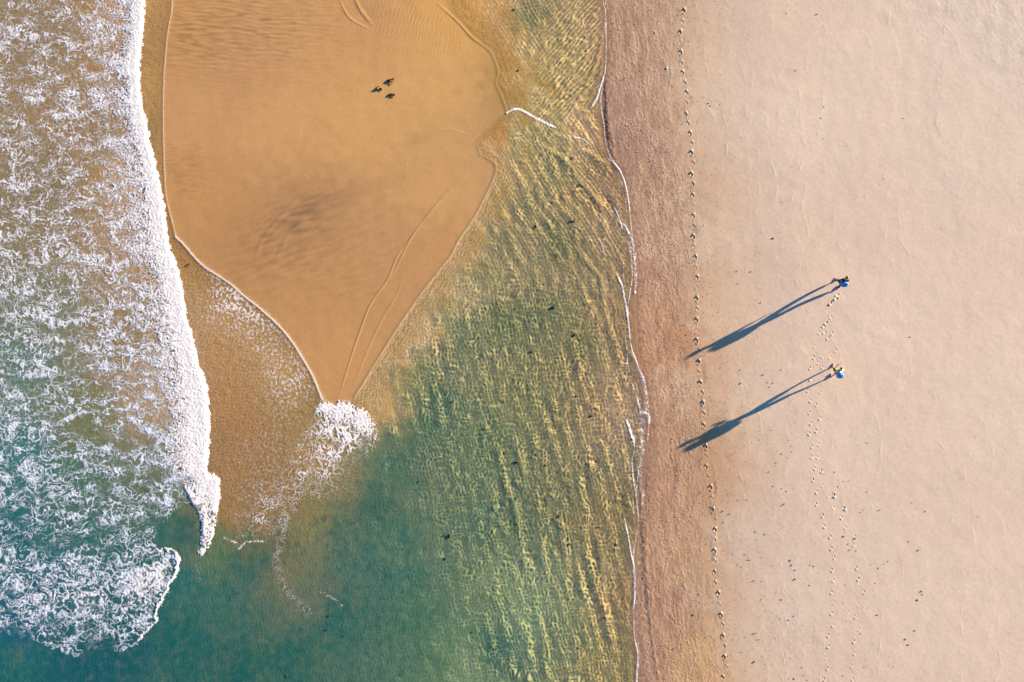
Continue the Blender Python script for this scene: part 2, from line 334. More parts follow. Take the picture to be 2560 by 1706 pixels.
def build_water():
    dW = samp(SDF_WET, U, V)
    w1 = fft_noise(51, 90, bw=.3); w2 = fft_noise(52, 60, bw=.3); w3 = fft_noise(53, 18, bw=.3)
    # where the wind ripples show
    xb = np.interp(V, [0, 100, 200, 280, 330, 420, 560, 640, 720, 850, 950, 1150, 1300, 1500, 1700], [1235, 1275, 1315, 1300, 1262, 1262, 1215, 1172, 1120, 1035, 965, 1000, 1060, 1110, 1120])
    lw = np.interp(V, [900, 1350], [80, 170])
    lag = sm(-.9, 1.1, (U - xb + 20 * w1) / lw)
    lag *= sm(-5, 25, np.interp(V, [p[0] for p in SHORE], [p[1] for p in SHORE]) - U)
    # fine ripples: crests run steeply from upper left to lower right
    def sharp(n, q=1.0): return (np.exp(q * np.clip(n, -3, 3)))
    a1 = wave_noise(61, 19, -14, spread=13, bw=.28); a2 = wave_noise(62, 22, 40, spread=38, bw=.16); a3 = wave_noise(63, 19, -34, spread=10, bw=.26)
    a4 = wave_noise(64, 50, -14, spread=13, bw=.28); a5 = wave_noise(65, 20, 44, spread=14, bw=.25); a6 = wave_noise(66, 30, 48, spread=10, bw=.25)
    a7 = wave_noise(67, 34, -30, spread=12, bw=.25)
    gi = (U - U0) / STEP + 1.0 * w3; gj = (V - V0) / STEP + 1.2 * np.roll(w3, 200, 0)
    up = sm(330, 260, V + .35 * (U - 1400)) * (U > 1150)              # upper channel
    mid = sm(260, 330, V + .35 * (U - 1400)) * sm(800, 500, V - .3 * (U - 1300))
    low = np.clip(1 - up - mid, 0, 1)
    upr = sm(1330, 1450, U + .25 * V)
    def net(f, w):                      # thin lines along the zero crossings, of even width
        gy_, gx_ = np.gradient(f, STEP); g = np.sqrt(gx_ * gx_ + gy_ * gy_) + .35 * np.sqrt((gx_ * gx_ + gy_ * gy_).mean())
        return np.exp(-(f / g / w) ** 2)
    def cells(seed, ang, c, st):
        a = math.radians(ang); wx = U + .8 * w3 + 5 * w2; wy = V + .8 * np.roll(w3, 333, 1) + 5 * np.roll(w2, 333, 0)
        p = wx * math.cos(a) + wy * math.sin(a); q = -wx * math.sin(a) + wy * math.cos(a)
        f1, f2 = worley(seed, p, q / st, c, .72); return np.exp(-((f2 - f1) / .22) ** 2)
    cA = cells(31, -16, 8.0, 1.6); cB = cells(32, -34, 8.0, 1.6); cC = cells(33, 44, 8.5, 2.0)
    wA, wB, wC = low, mid + up * (1 - upr), up * upr
    n = wA * (.72 * cA + .42 * net(a1, 2.0)) + wB * (.66 * cB + .50 * net(a3, 2.0)) + wC * (.6 * cC + .6 * net(a5, 2.0))
    n = n * np.clip(.95 + .16 * fft_noise(70, 40, bw=.4), .3, 1.5)
    a4 = .8 * a4 + .6 * wave_noise(60, 29, -13, spread=8, bw=.22)
    big = low * a4 * sm(1180, 1400, U + 30 * w1) * sm(900, 1150, V + .3 * (U - 1300)) * 1.0 + low * .75 * a4 + mid * a7 * 1.15 + up * (a6 * .75 * sm(60, 160, V) + .2 * a7)
    big = bil(big.astype(np.float32), gi, gj)
    P = n / n.mean(); Pb = sharp(big, .22); Pb /= Pb.mean()
    P = P * Pb; P = np.clip(P / P.mean() - 1, -.55, 2.4)
    patch = 1 + .12 * fft_noise(68, 130, bw=.4)
    amp = 1.06 * np.maximum(lag, .30 * sm(720, 980, U) * sm(1080, 1280, V)) * np.clip(patch, .45, 1.5)
    # near the sandbar the ripples run along its edge, and become gentle
    dL, tL = line_dist(smooth_line(CH_LOW, 4), 130, U, V)
    ph = 2 * np.pi * (dL + 2.5 * w2 + 1.2 * w3) / np.interp(dL, [0, 60], [8.5, 11])
    edge = np.where(dW > 0, 1, 0) * np.exp(-(dL / 34) ** 2)
    k2 = wave_noise(69, 7.5, 30, spread=40, bw=.22)
    P2 = 1.3 * np.sin(ph) * np.exp(-(dL / 26) ** 2) + .55 * k2 * np.exp(-(dL / 70) ** 4)
    dU, _ = line_dist(smooth_line(CH_UP, 4), 60, U, V)
    P2 += .55 * np.sin(2 * np.pi * (dU + 2 * w2) / 13) * np.exp(-(dU / 24) ** 2) * (dW > 0)
    # turbulent skin of the sea and of the swash sheet
    sea = 1 - lag
    t1 = fft_noise(71, 9, bw=.35); t2 = fft_noise(72, 26, bw=.4); t3 = fft_noise(73, 6, bw=.3, ax=1.6, ang=60)
    insw = sm(0, 6, -samp(SDF_FRONT, U, V)) * (U < 900) * (V < 1260) * sm(900, 700, U - (V - 900))
    calm = sm(1180, 1330, V) * sm(1200, 1000, U)
    P3 = (.16 * t1 + .10 * t2) * (1 - .25 * calm) + insw * (.10 * t3 + .06 * t1)
    P3 = P3 + calm * .12 * wave_noise(74, 9, -10, spread=30, bw=.25)
    Pt = P * amp + P2 * np.where(U > 870, 1, 0) * .55 * (1 - .8 * lag) + P3 * sea
    # a few long folds: the refracted swells in the upper channel and by the shore
    folds = [([(1514,50),(1508,95),(1495,150),(1470,205),(1436,240),(1400,262)], 3.0, 1.5), ([(1512,150),(1500,190),(1470,222),(1440,262),(1398,290)], 3, 1.7),
             ([(1492,75),(1475,130),(1450,175),(1420,210)], 3, 1.1), ([(1478,272),(1450,290),(1420,302),(1385,316)], 3.5, 1.5), ([(1500,215),(1470,246),(1430,275),(1400,290)], 2.6, 1.3),
             ([(1375,318),(1400,338),(1430,345)], 4, 1.2), ([(1340,330),(1370,370),(1420,400),(1450,450),(1480,480),(1510,520)], 5, 1.5),
             ([(1455,372),(1475,380),(1500,395),(1526,412)], 4, 1.7), ([(1480,480),(1505,520),(1515,560),(1525,600)], 6, 1.0),
             ([(1440,620),(1480,665),(1505,700),(1518,780),(1535,850)], 5, 1.2), ([(1420,640),(1450,700),(1480,760),(1520,830)], 5, .9),
             ([(1258,1140),(1270,1200),(1290,1270),(1300,1320),(1318,1430)], 5, 1.3), ([(1350,1180),(1370,1250),(1380,1290),(1420,1320),(1440,1380)], 5, 1.3),
             ([(1500,1340),(1510,1420),(1515,1500),(1530,1560),(1540,1640)], 7, 1.2), ([(1300,1120),(1310,1180),(1318,1240)], 5, 1.1), ([(1415,1120),(1425,1180),(1440,1260)], 5, 1.1)]
    for pts, wid, am in folds:
        d, t = line_dist(smooth_line(pts), wid * 6, U, V)
        d2, _ = line_dist(smooth_line([(x - 2.2 * wid, y + wid) for x, y in pts]), wid * 6, U, V)
        win = np.abs(np.sin(np.pi * t)) ** .5
        Pt = Pt + (am * np.exp(-((d + 1.2 * w3) / wid) ** 2) - .6 * am * np.exp(-((d2) / (1.5 * wid)) ** 2)) * win * .8
    Pt = np.clip(Pt, -.8, 2.8) * sm(0, 6, dW) * FADE
    h = relief_along_sun((.146 * Pt).astype(np.float32)) * S
    z = .006 + h * sm(-2, 10, dW)
    # rounded lips of the swash tongues
    lips = [(SWASH2, 4.0, .008), ([(x, y) for y, x in SWASH], 3.0, .006), (CH_LOW[1:], 2.6, .018), (CH_MID, 2.0, .012), (CH_UP[4:], 1.8, .014),
            ([(x, y) for y, x in SHORE if y > 250], 2.5, .012)]
    for pts, wid, am in lips:
        d, t = line_dist(smooth_line(pts), 20, U, V)
        z = z + am * np.exp(-((d - wid * .6) / wid) ** 2) * sm(-3, 1, dW)
    lw2 = np.interp(V, [850, 1150], [90, 260]); lagc = sm(-1, 1, (U - xb + 30 * w1) / lw2) * sm(-5, 25, dW)
    col = samp3(CM_W, U + 9 * w1 + 3 * w3, V + 9 * w2) * (1 + .50 * lagc[..., None])
    col = col + (lagc * .36 + .12 * sm(1000, 1200, V) * (1 - lagc))[..., None] * (col.mean(-1, keepdims=True) * np.array([1.08, .98, .84]) - col)
    k = (sm(1250, 1480, V) * sm(1250, 850, U) * .70)[..., None]; col = col * (1 - k * np.array([.34, .03, -.34]))
    # drifting clouds of stirred sand and of clearer, deeper water
    c1 = fft_noise(75, 90, 'fbm', beta=2.6, ax=1.4, ang=100); c2 = fft_noise(76, 30, bw=.4, ax=1.5, ang=75)
    murk = np.clip(.035 * c1 + .035 * c2 + .022 * fft_noise(78, 9, bw=.4, ax=2.2, ang=-25) + .03 * fft_noise(79, 24, bw=.4, ax=2.6, ang=-30), -.3, .3)[..., None]
    sandy = srgb((118, 122, 92)); deep = srgb((18, 84, 82))
    mk = (sm(1180, 1300, V) * sm(1250, 1000, U) + .35)[..., None]
    col = col * (1 - np.clip(murk, 0, 1) * mk * 1.3 - np.clip(-murk, 0, 1) * mk * 2) + sandy * np.clip(murk, 0, 1) * mk * 1.3 + deep * np.clip(-murk, 0, 1) * mk * 2
    # caustic light net put into the water colour: pale threads, darker gaps
    caustic_net = np.clip(P / 2.2, -.45, 1)[..., None] * (lag * .85)[..., None]
    col = col * (1 + .30 * np.clip(caustic_net, -1, 0) * np.array([1.1, .7, .3])) + np.clip(caustic_net, 0, 1) * .45 * (srgb((226, 200, 126)) - col) * (col.mean(-1, keepdims=True) ** .25)
    k = (np.exp(-((dL - 6) / 5) ** 2) * (.70 + .15 * w3) * (dW > 0) * sm(.06, .2, tL) + .30 * np.exp(-(dL / 38) ** 2) * (dW > 0) + .15 * np.exp(-(dL / 45) ** 2) * (dW > 0) * (k2 > .6))[..., None]
    col = col * (1 - k) + srgb((232, 200, 156)) * k
    ds = np.interp(V, [p[0] for p in SHORE], [p[1] for p in SHORE]) - U
    k = ((.30 * np.exp(-(ds / 12) ** 2) + .22 * np.exp(-((dU - 5) / 5) ** 2)) * (dW > 0))[..., None]
    col = col * (1 - k) + srgb((222, 190, 158)) * k
    # opacity: thin sheets let the sand through
    alpha = np.interp(dW, [-2, 3, 18, 70], [.0, .35, .72, 1.0])
    alpha = np.maximum(alpha, sm(0, 10, samp(SDF_FRONT, U, V)))
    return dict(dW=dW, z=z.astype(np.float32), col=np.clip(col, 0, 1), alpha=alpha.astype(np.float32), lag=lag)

rngG = np.random.default_rng(7)
def swash_traces():
    """old swash lines: scalloped ridges a few millimetres high"""
    h = np.zeros(U.shape, np.float32)
    r = np.random.default_rng(301)
    lines = []
    for k in range(110):
        x0 = 1600 + 900 * (r.random() ** 1.5); y0 = r.uniform(-200, 1700); ln = r.uniform(200, 800); sl = r.normal(.06, .10)
        lines.append((x0, y0, ln, sl, r.uniform(.5, 1.0)))
    for x0, y0, ln, sl, am in lines:
        yy = np.arange(y0, y0 + ln, 4.0); x = np.full(yy.shape, -1e9); yc = y0
        while yc < y0 + ln:
            R = r.uniform(50, 260)
            x = np.maximum(x, x0 + sl * (yc - y0) + r.normal(0, 9) - (yy - yc) ** 2 / (2 * R))
            yc += r.uniform(60, 170)
        x = x + 1.5 * np.interp(yy, np.arange(y0, y0 + ln + 20, 14), r.normal(0, 1, len(np.arange(y0, y0 + ln + 20, 14))))
        j0, j1 = np.searchsorted(vs, [y0, y0 + ln]); 
        if j1 - j0 < 4: continue
        xx = np.interp(vs[j0:j1], yy, x); sl_ = np.gradient(xx, vs[j0:j1]); 
        d = (U[j0:j1] - xx[:, None]) / np.sqrt(1 + sl_[:, None] ** 2)
        fade = np.abs(np.sin(np.pi * np.linspace(0, 1, j1 - j0))) ** .6
        h[j0:j1] += am * fade[:, None] * (np.exp(-(d / 1.7) ** 2) + .15 * np.exp(-((d + 5) / 6) ** 2))
    return h

# footprints: (u, v, heading in degrees clockwise from north, strength)
def footprints():
    out = []
    r = random.Random(5)
    line = [(-30,1706),(0,1709),(28,1711),(55,1704),(82,1702),(107,1699),(132,1703),(158,1702),(183,1708),(208,1710),(233,1717),(259,1715),(287,1716),(310,1719),(335,1727),(359,1727),(383,1730),(409,1732),(437,1730),(461,1731),(490,1733),(515,1732),(541,1735),(567,1733),(593,1735),(617,1733),(644,1740),(669,1737),(695,1744),(719,1741),(747,1743),(773,1741),(801,1743),(825,1741),(852,1743),(879,1747),(905,1748),(931,1744),(958,1752),(983,1754),(1008,1758),(1034,1757),(1064,1760),(1090,1762),(1117,1766),(1141,1764),(1168,1767),(1194,1770),(1219,1778),(1246,1778),(1275,1783),(1300,1786),(1325,1789),(1350,1785),(1378,1788),(1404,1785),(1431,1787),(1458,1786),(1484,1797),(1511,1796),(1538,1804),(1563,1805),(1591,1808),(1617,1809),(1643,1812),(1668,1814),(1694,1808),(1722,1812),(1750,1816)]
    for i, (v, u) in enumerate(line):
        out.append((u + (2 if i % 2 else -1), v, 180 + r.uniform(-8, 8), (.90 if i % 2 == 0 else .38) * r.uniform(.55, 1.2), .88))
    a = [(2047,831),(2035,865),(2034,893),(2024,919),(2025,947),(2018,975),(2025,1001),(2022,1030),(2026,1057),(2022,1083),(2029,1115),(2027,1141),(2036,1170),(2032,1199),(2041,1229),(2040,1259),(2056,1288),(2060,1315),(2075,1341),(2078,1370),(2085,1393),(2079,1424),(2083,1450),(2078,1480),(2085,1506),(2078,1532),(2081,1562),(2070,1587),(2070,1615),(2062,1643),(2067,1669),(2059,1697),(2062,1725)]
    b = [(2054,890),(2055,918),(2042,906),(2050,979),(2040,1011),(2049,1045),(2039,1076),(2046,1110),(2042,1142),(2053,1177),(2055,1212),(2069,1238),(2083,1269),(2103,1293),(2113,1318),(2137,1341),(2133,1361),(2141,1419),(2145,1447),(2160,1480),(2143,1509),(2137,1541),(2146,1572),(2134,1602),(2135,1632),(2127,1663),(2131,1697),(2125,1728)]
    for i, (u, v) in enumerate(a + b):
        out.append((u, v, r.uniform(-12, 12), r.uniform(.18, .42), .80))
    for (u, v, hd, st) in [(2093,738,50,.7),(2090,748,70,1.2),(2076,758,30,1.3),(2065,808,40,.9),(2060,816,60,.7),(2077,793,20,.5),(2070,845,30,.5),(2080,833,10,.5),(2074,892,10,.4),(2088,875,0,.4),(2062,832,60,.5),(2110,1270,-30,1.0),(2085,1238,-10,1.1)]:
        out.append((u, v, hd, st * .62, .85))
    return out
FOOT = footprints()

def build_ground():
    sh = np.interp(V, [p[0] for p in SHORE], [p[1] for p in SHORE])
    u = U - sh
    dW = samp(SDF_WET, U, V)
    east = sm(-20, 20, u)
    n1 = fft_noise(81, 300, bw=.4); n2 = fft_noise(82, 60, bw=.4); n3 = fft_noise(83, 9, bw=.5, ax=1.5, ang=70); n4 = fft_noise(84, 12, bw=.4, ax=2.6, ang=84)
    n5 = fft_noise(85, 5.5, bw=.3); n6 = fft_noise(86, 30, bw=.4, ax=3.5, ang=84); n7 = fft_noise(87, 20, bw=.5)
    z = np.zeros(U.shape, np.float32)
    # beach profile east of the water
    z += np.interp(u, [-60, 0, 30, 110, 170, 400], [-.06, -.006, .0, .012, .024, .045]) * east
    z += (.003 * n1) * sm(80, 500, u)
    # corner of older, rougher sand in the north-east
    ne = sm(250, -80, V - .35 * (U - 2300) + 40 * n1) * sm(2150, 2500, U)
    z += .0010 * n2 * (1 + 1.0 * ne) * sm(60, 200, u)
    z += .0004 * fft_noise(88, 16, bw=.5, ax=1.4, ang=40) * (1 + 1.0 * ne) * east
    tr = swash_traces() * sm(30, 110, u) * np.clip(.6 + .5 * n2, .05, 1.4)
    z += .0030 * tr
    # gravel of the swash zone
    sw = sm(-5, 8, u)
    g_wid = np.interp(V, [0, 300, 600, 900, 1300, 1706], [190, 195, 140, 120, 165, 215])
    gravel = sw * sm(20, -40, u - g_wid + 22 * n6 + 10 * n7)
    grit = np.clip(gravel * (.35 + .40 * n6 + .25 * n4), 0, 1.3)
    z += .0014 * n3 * gravel * (.6 + grit) + .0007 * n4 * gravel + .0024 * np.abs(n5) * grit
    # speckle bands in the dry sand
    band = np.clip(sm(.2, 1.4, fft_noise(89, 70, bw=.4, ax=4, ang=86)), 0, 1) * sm(620, 150, u + .25 * (853 - V)) * sw
    z += .0030 * np.clip(n5 - .9, 0, 2) * band
    # wrack line of the last swash, a hand's breadth high
    for pts, am in (([(1514,170),(1516,260),(1520,330),(1534,400)], .016), ([(1596,1180),(1606,1300),(1612,1420),(1624,1540),(1636,1640),(1650,1720)], .012), ([(1512,260),(1527,330),(1536,400)], .012), ([(1600,1200),(1614,1320),(1620,1440),(1640,1560)], .010)):
        d, t = line_dist(smooth_line(pts), 30, U, V)
        z += am * np.exp(-((d + 1.5 * n7) / 4.0) ** 2) * np.abs(np.sin(np.pi * t)) ** .5
    # ---- the sandbar
    bar = sm(10, -10, u) * sm(4, -8, dW)
    rA = wave_noise(91, 13, 92, spread=9, bw=.3); rB = wave_noise(92, 8.5, 66, spread=10, bw=.25); rC = wave_noise(93, 9, 18, spread=14, bw=.3); rD = wave_noise(94, 15, 60, spread=12, bw=.35)
    mA = blob(U, V, 560, 70, 260, 110, 0) ; mB = blob(U, V, 520, 430, 160, 90, 20); mC = blob(U, V, 1020, 60, 160, 90, 20); mD = blob(U, V, 720, 600, 150, 130, -35)
    mE = blob(U, V, 1100, 640, 90, 120, 40)
    z += bar * S * .045 * (1.0 * mA * rA + .9 * mB * rB + .6 * mC * rC + .9 * mD * rD + .6 * mE * rD) * 1.5
    z += bar * (.0002 * n3 + .0008 * n2)
    z += bar * .018 * (blob(U, V, 800, 300, 380, 330) - .5)
    ridges = [([(850,0),(860,25),(880,50),(925,75)], 2.6, .010), ([(885,-10),(898,20),(912,40),(930,62)], 4, .014), ([(1059,560),(998,633),(969,699),(929,756),(908,805),(884,874),(867,927),(847,993)], 1.8, .013), ([(1171,433),(1109,490),(1069,539),(1032,588),(1005,640),(975,700)], 1.8, .012), ([(1167,442),(1103,503),(1060,556)], 1.5, .009),
              ([(1009,690),(990,740),(960,790),(930,850),(905,910),(890,950)], 2.2, .007), ([(1082,322),(1140,328),(1192,347)], 1.2, .004), ([(1015,390),(1015,430),(1005,470)], 1.2, .003), ([(1180,185),(1215,190),(1237,203)], 1.0, .004), ([(1095,10),(1150,60),(1180,95),(1212,118)], 2.5, .013),
              ([(640,640),(655,600),(690,555),(735,510),(770,490)], 6, .012), ([(655,570),(700,530),(745,505)], 4, .008), ([(690,650),(720,590),(770,540),(840,500)], 6, .008)]
    for pts, wid, am in ridges:
        d, t = line_dist(smooth_line(pts), wid * 5 + 10, U, V)
        z += am * np.exp(-((d) / wid) ** 2) * np.sin(np.pi * np.clip(t, .02, .98)) ** .5 * (dW < 4)
    # sand drops away under the water
    z = np.where(dW > -6, z - np.interp(dW, [-6, 0, 14, 40, 90, 220], [0, .001, .012, .08, .20, .45]), z)
    col = samp3(CM_G, U + 12 * n2, V + 12 * np.roll(n2, 333, 1))
    k = sm(150, 400, u)[..., None]; col = col * (1 - k) + (.40 * col + .60 * srgb((224, 198, 183))) * k
    col = col * (1 - bar[..., None] * np.array([.03, .07, .07]))
    # footprints
    fp = np.zeros(U.shape, np.float32)
    for (pu, pv, hd, st, sc) in FOOT:
        i0, i1 = int((pu - 22 - U0) / STEP), int((pu + 22 - U0) / STEP); j0, j1 = int((pv - 22 - V0) / STEP), int((pv + 22 - V0) / STEP)
        if i0 < 0 or j0 < 0 or i1 >= NU or j1 >= NV: continue
        a = math.radians(hd); dx = U[j0:j1, i0:i1] - pu; dy = V[j0:j1, i0:i1] - pv
        q = (dx * math.sin(a) - dy * math.cos(a)) / sc; p = (dx * math.cos(a) + dy * math.sin(a)) / sc      # q along the foot
        wq = 2.3 - .3 * (q < 0)
        e = np.sqrt((p / wq) ** 2 + (q / 6.4) ** 2)
        hole = -.030 * np.exp(-e ** 4 / .9)
        rim = .018 * np.exp(-((e - 1.35) / .30) ** 2)
        toe = .060 * np.exp(-((p + .4) / 2.4) ** 2 - ((q + 5.2) / 2.3) ** 2)
        z[j0:j1, i0:i1] += st * (hole + rim + toe)
    # tone: grit, damp bands
    n8 = fft_noise(95, 4.6, bw=.22); n9 = fft_noise(96, 120, bw=.4)
    tone = 1 + .07 * n8 * gravel + .05 * n4 * gravel + .11 * n6 * gravel * np.interp(u, [0, 60, 200], [.5, 1, .6]) + .008 * n9 + .015 * n7 + .012 * n8
    tint = np.stack([tone, tone ** 1.15, tone ** 1.3], -1)
    col = col * tint
    orange = srgb((206, 152, 92)); rust = srgb((136, 84, 62)); ash = srgb((84, 74, 74))
    k = (np.clip(grit - .55, 0, 1) * .20)[..., None]; col = col * (1 - k) + orange * k
    k = (sm(.9, 2.2, n5) * (gravel * .20 + band * .40))[..., None]; col = col * (1 - k) + rust * k
    k = (sm(1.5, 2.4, -n8 + .4 * n6) * (gravel * .35 + band * .35))[..., None]; col = col * (1 - k) + ash * k
    k = (.25 * gravel)[..., None]; col = col * (1 - k) + srgb((184, 150, 130)) * k
    # wet rim along the water
    k = (sm(26, 0, u + 5 * n7) * sm(-3, 3, u) * .32)[..., None]; col = col * (1 - k * np.array([.9, 1, 1]))
    for pts, wid, am in (([(1513,100),(1514,170),(1516,260),(1520,330),(1536,400)], 7, .55), ([(1596,1180),(1606,1300),(1612,1420),(1624,1540),(1636,1640),(1650,1720)], 5, .30), ([(1615,1130),(1618,1300),(1628,1450),(1640,1600)], 16, .18)):
        d, t = line_dist(smooth_line(pts), 50, U, V)
        k = (am * np.exp(-((d + 2.5 * n4) / wid) ** 2) * np.abs(np.sin(np.pi * t)) ** .5)[..., None]
        col = col * (1 - k) + srgb((74, 60, 58)) * k
    # dark streaky smudges on the bar
    sA = fft_noise(97, 22, bw=.4, ax=3.5, ang=-18); sB = fft_noise(98, 18, bw=.5, ax=4, ang=3)
    smu = .22 * blob(U, V, 760, 530, 100, 26, -30) * (1 + .5 * sA) + .18 * blob(U, V, 1045, 350, 32, 16, -25) + .10 * blob(U, V, 700, 610, 150, 80, -40) * (1 + .8 * sA) + .13 * blob(U, V, 930, 30, 50, 30, 40) + .12 * blob(U, V, 480, 110, 80, 60) * (1 + .7 * sB) + .09 * blob(U, V, 620, 60, 220, 70) * (.6 + 1.0 * sB) + .07 * blob(U, V, 820, 640, 200, 160) * (.5 + .8 * sA) + .10 * blob(U, V, 455, 430, 70, 60, 20) * (1 + sB) + .04 * sB * blob(U, V, 600, 100, 260, 150) + .10 * blob(U, V, 900, 480, 140, 20, -20)
    k = (np.clip(smu, 0, .5) * bar)[..., None]
    col = col * (1 - k) + srgb((110, 84, 66)) * k
    # bluish grey patch in the north-east corner
    k = (np.clip(ne * (.00 + .05 * n2), 0, .2))[..., None]; col = col * (1 - k) + srgb((150, 140, 140)) * k
    wetness = np.clip(sm(4, -8, dW) * bar * .8 + sm(60, 0, u) * sw * .5, 0, 1)
    return dict(z=z.astype(np.float32), col=np.clip(col, 0, 1), wet=wetness.astype(np.float32), dW=dW, grit=np.clip(gravel * .6 + grit * .6, 0, 1).astype(np.float32), u=u)
# ---------------------------------------------------------------- END FIELDS

# ---------------------------------------------------------------- helpers
COL = scene.collection
def obj(name, me, mat=None, parent=None):
    o = bpy.data.objects.new(name, me); COL.objects.link(o)
    if mat is not None and me is not None: me.materials.append(mat)
    if parent is not None: o.parent = parent
    return o
def tag(o, label=None, cat=None, group=None, kind=None):
    if label: o['label'] = label
    if cat: o['category'] = cat
    if group: o['group'] = group
    if kind: o['kind'] = kind
    return o
def W(u, v, z=0.0): return Vector(((u - 1280) * S, (853 - v) * S, z))

def grid_mesh(name, X, Y, Z, attrs, keep=None):
    """X,Y,Z 2-D arrays; keep = boolean per cell"""
    h, w = X.shape
    idx = np.arange(h * w, dtype=np.int32).reshape(h, w)
    q = np.stack([idx[1:, :-1], idx[1:, 1:], idx[:-1, 1:], idx[:-1, :-1]], -1).reshape(-1, 4)   # v grows to the south
    co = np.stack([X, Y, Z], -1).reshape(-1, 3).astype(np.float32)
    at = {k: (a.reshape(-1, a.shape[-1]) if a.ndim == 3 else a.reshape(-1)).astype(np.float32) for k, a in attrs.items()}
    if keep is not None:
        q = q[keep.reshape(-1)]
        used = np.zeros(h * w, bool); used[q.ravel()] = True
        remap = np.cumsum(used, dtype=np.int32) - 1
        q = remap[q]; co = co[used]; at = {k: a[used] for k, a in at.items()}
    me = bpy.data.meshes.new(name)
    me.vertices.add(len(co)); me.vertices.foreach_set("co", co.ravel())
    me.loops.add(q.size); me.loops.foreach_set("vertex_index", np.ascontiguousarray(q.ravel(), np.int32))
    me.polygons.add(len(q)); me.polygons.foreach_set("loop_start", np.arange(0, q.size, 4, dtype=np.int32))
    me.polygons.foreach_set("use_smooth", np.ones(len(q), bool))
    for k, a in at.items():
        if a.ndim == 2:
            c = me.color_attributes.new(k, 'FLOAT_COLOR', 'POINT')
            c.data.foreach_set("color", np.concatenate([a, np.ones((len(a), 1), np.float32)], 1).ravel())
        else:
            c = me.attributes.new(k, 'FLOAT', 'POINT'); c.data.foreach_set("value", a)
    me.update(calc_edges=True)
    return me

class N:
    def __init__(s, name):
        s.m = bpy.data.materials.new(name); s.m.use_nodes = True; s.t = s.m.node_tree; s.t.nodes.clear()
        s.out = s.add("ShaderNodeOutputMaterial")
    def add(s, t, **k):
        n = s.t.nodes.new(t)
        for a, b in k.items():
            if a.startswith('i_'):
                key = a[2:]; key = int(key) if key.isdigit() else key.replace('_', ' ')
                n.inputs[key].default_value = b
            else: setattr(n, a, b)
        return n
    def l(s, a, b): s.t.links.new(a, b)

def noise_bump(m, scale, strength, dist=0.01, detail=6, prev=None, rough=.6):
    g = m.add("ShaderNodeNewGeometry")
    n = m.add("ShaderNodeTexNoise"); n.inputs['Scale'].default_value = scale; n.inputs['Detail'].default_value = detail; n.inputs['Roughness'].default_value = rough
    m.l(g.outputs['Position'], n.inputs['Vector'])
    b = m.add("ShaderNodeBump"); b.inputs['Strength'].default_value = strength; b.inputs['Distance'].default_value = dist
    m.l(n.outputs['Fac'], b.inputs['Height'])
    if prev: m.l(prev.outputs[0], b.inputs['Normal'])
    return b, n

# ---------------------------------------------------------------- materials of the setting
def mat_sand():
    m = N("sand"); p = m.add("ShaderNodeBsdfPrincipled")
    c = m.add("ShaderNodeAttribute", attribute_name="tone"); w = m.add("ShaderNodeAttribute", attribute_name="wet"); g = m.add("ShaderNodeAttribute", attribute_name="grit")
    geo = m.add("ShaderNodeNewGeometry")
    n1 = m.add("ShaderNodeTexNoise"); n1.inputs['Scale'].default_value = 9.0; n1.inputs['Detail'].default_value = 8; n1.inputs['Roughness'].default_value = .75
    m.l(geo.outputs['Position'], n1.inputs['Vector'])
    amp = m.add("ShaderNodeMath", operation='MULTIPLY_ADD'); amp.inputs[1].default_value = .55; amp.inputs[2].default_value = .22
    m.l(g.outputs['Fac'], amp.inputs[0])
    sub = m.add("ShaderNodeMath", operation='SUBTRACT'); sub.inputs[1].default_value = .5; m.l(n1.outputs['Fac'], sub.inputs[0])
    mul = m.add("ShaderNodeMath", operation='MULTIPLY'); m.l(sub.outputs[0], mul.inputs[0]); m.l(amp.outputs[0], mul.inputs[1])
    one = m.add("ShaderNodeMath", operation='ADD'); one.inputs[1].default_value = 1.0; m.l(mul.outputs[0], one.inputs[0])
    vm = m.add("ShaderNodeVectorMath", operation='SCALE'); m.l(c.outputs['Color'], vm.inputs[0]); m.l(one.outputs[0], vm.inputs['Scale'])
    m.l(vm.outputs[0], p.inputs['Base Color'])
    r = m.add("ShaderNodeMapRange"); r.inputs['To Min'].default_value = .95; r.inputs['To Max'].default_value = .45
    m.l(w.outputs['Fac'], r.inputs['Value']); m.l(r.outputs[0], p.inputs['Roughness'])
    p.inputs['Specular IOR Level'].default_value = .25
    b, n = noise_bump(m, 14.0, 1.0, .0016, 8, rough=.7)
    st = m.add("ShaderNodeMath", operation='MULTIPLY_ADD'); st.inputs[1].default_value = .0035; st.inputs[2].default_value = .0015
    m.l(g.outputs['Fac'], st.inputs[0]); m.l(st.outputs[0], b.inputs['Distance'])
    m.l(b.outputs[0], p.inputs['Normal']); m.l(p.outputs[0], m.out.inputs[0])
    return m.m

def mat_water():
    m = N("sea_water"); p = m.add("ShaderNodeBsdfPrincipled")
    c = m.add("ShaderNodeAttribute", attribute_name="tone"); a = m.add("ShaderNodeAttribute", attribute_name="opacity")
    m.l(c.outputs['Color'], p.inputs['Base Color']); m.l(a.outputs['Fac'], p.inputs['Alpha'])
    p.inputs['Roughness'].default_value = .12; p.inputs['IOR'].default_value = 1.333; p.inputs['Specular IOR Level'].default_value = .5
    b, n = noise_bump(m, 7.0, .5, .004, 4)
    m.l(b.outputs[0], p.inputs['Normal']); m.l(p.outputs[0], m.out.inputs[0])
    return m.m

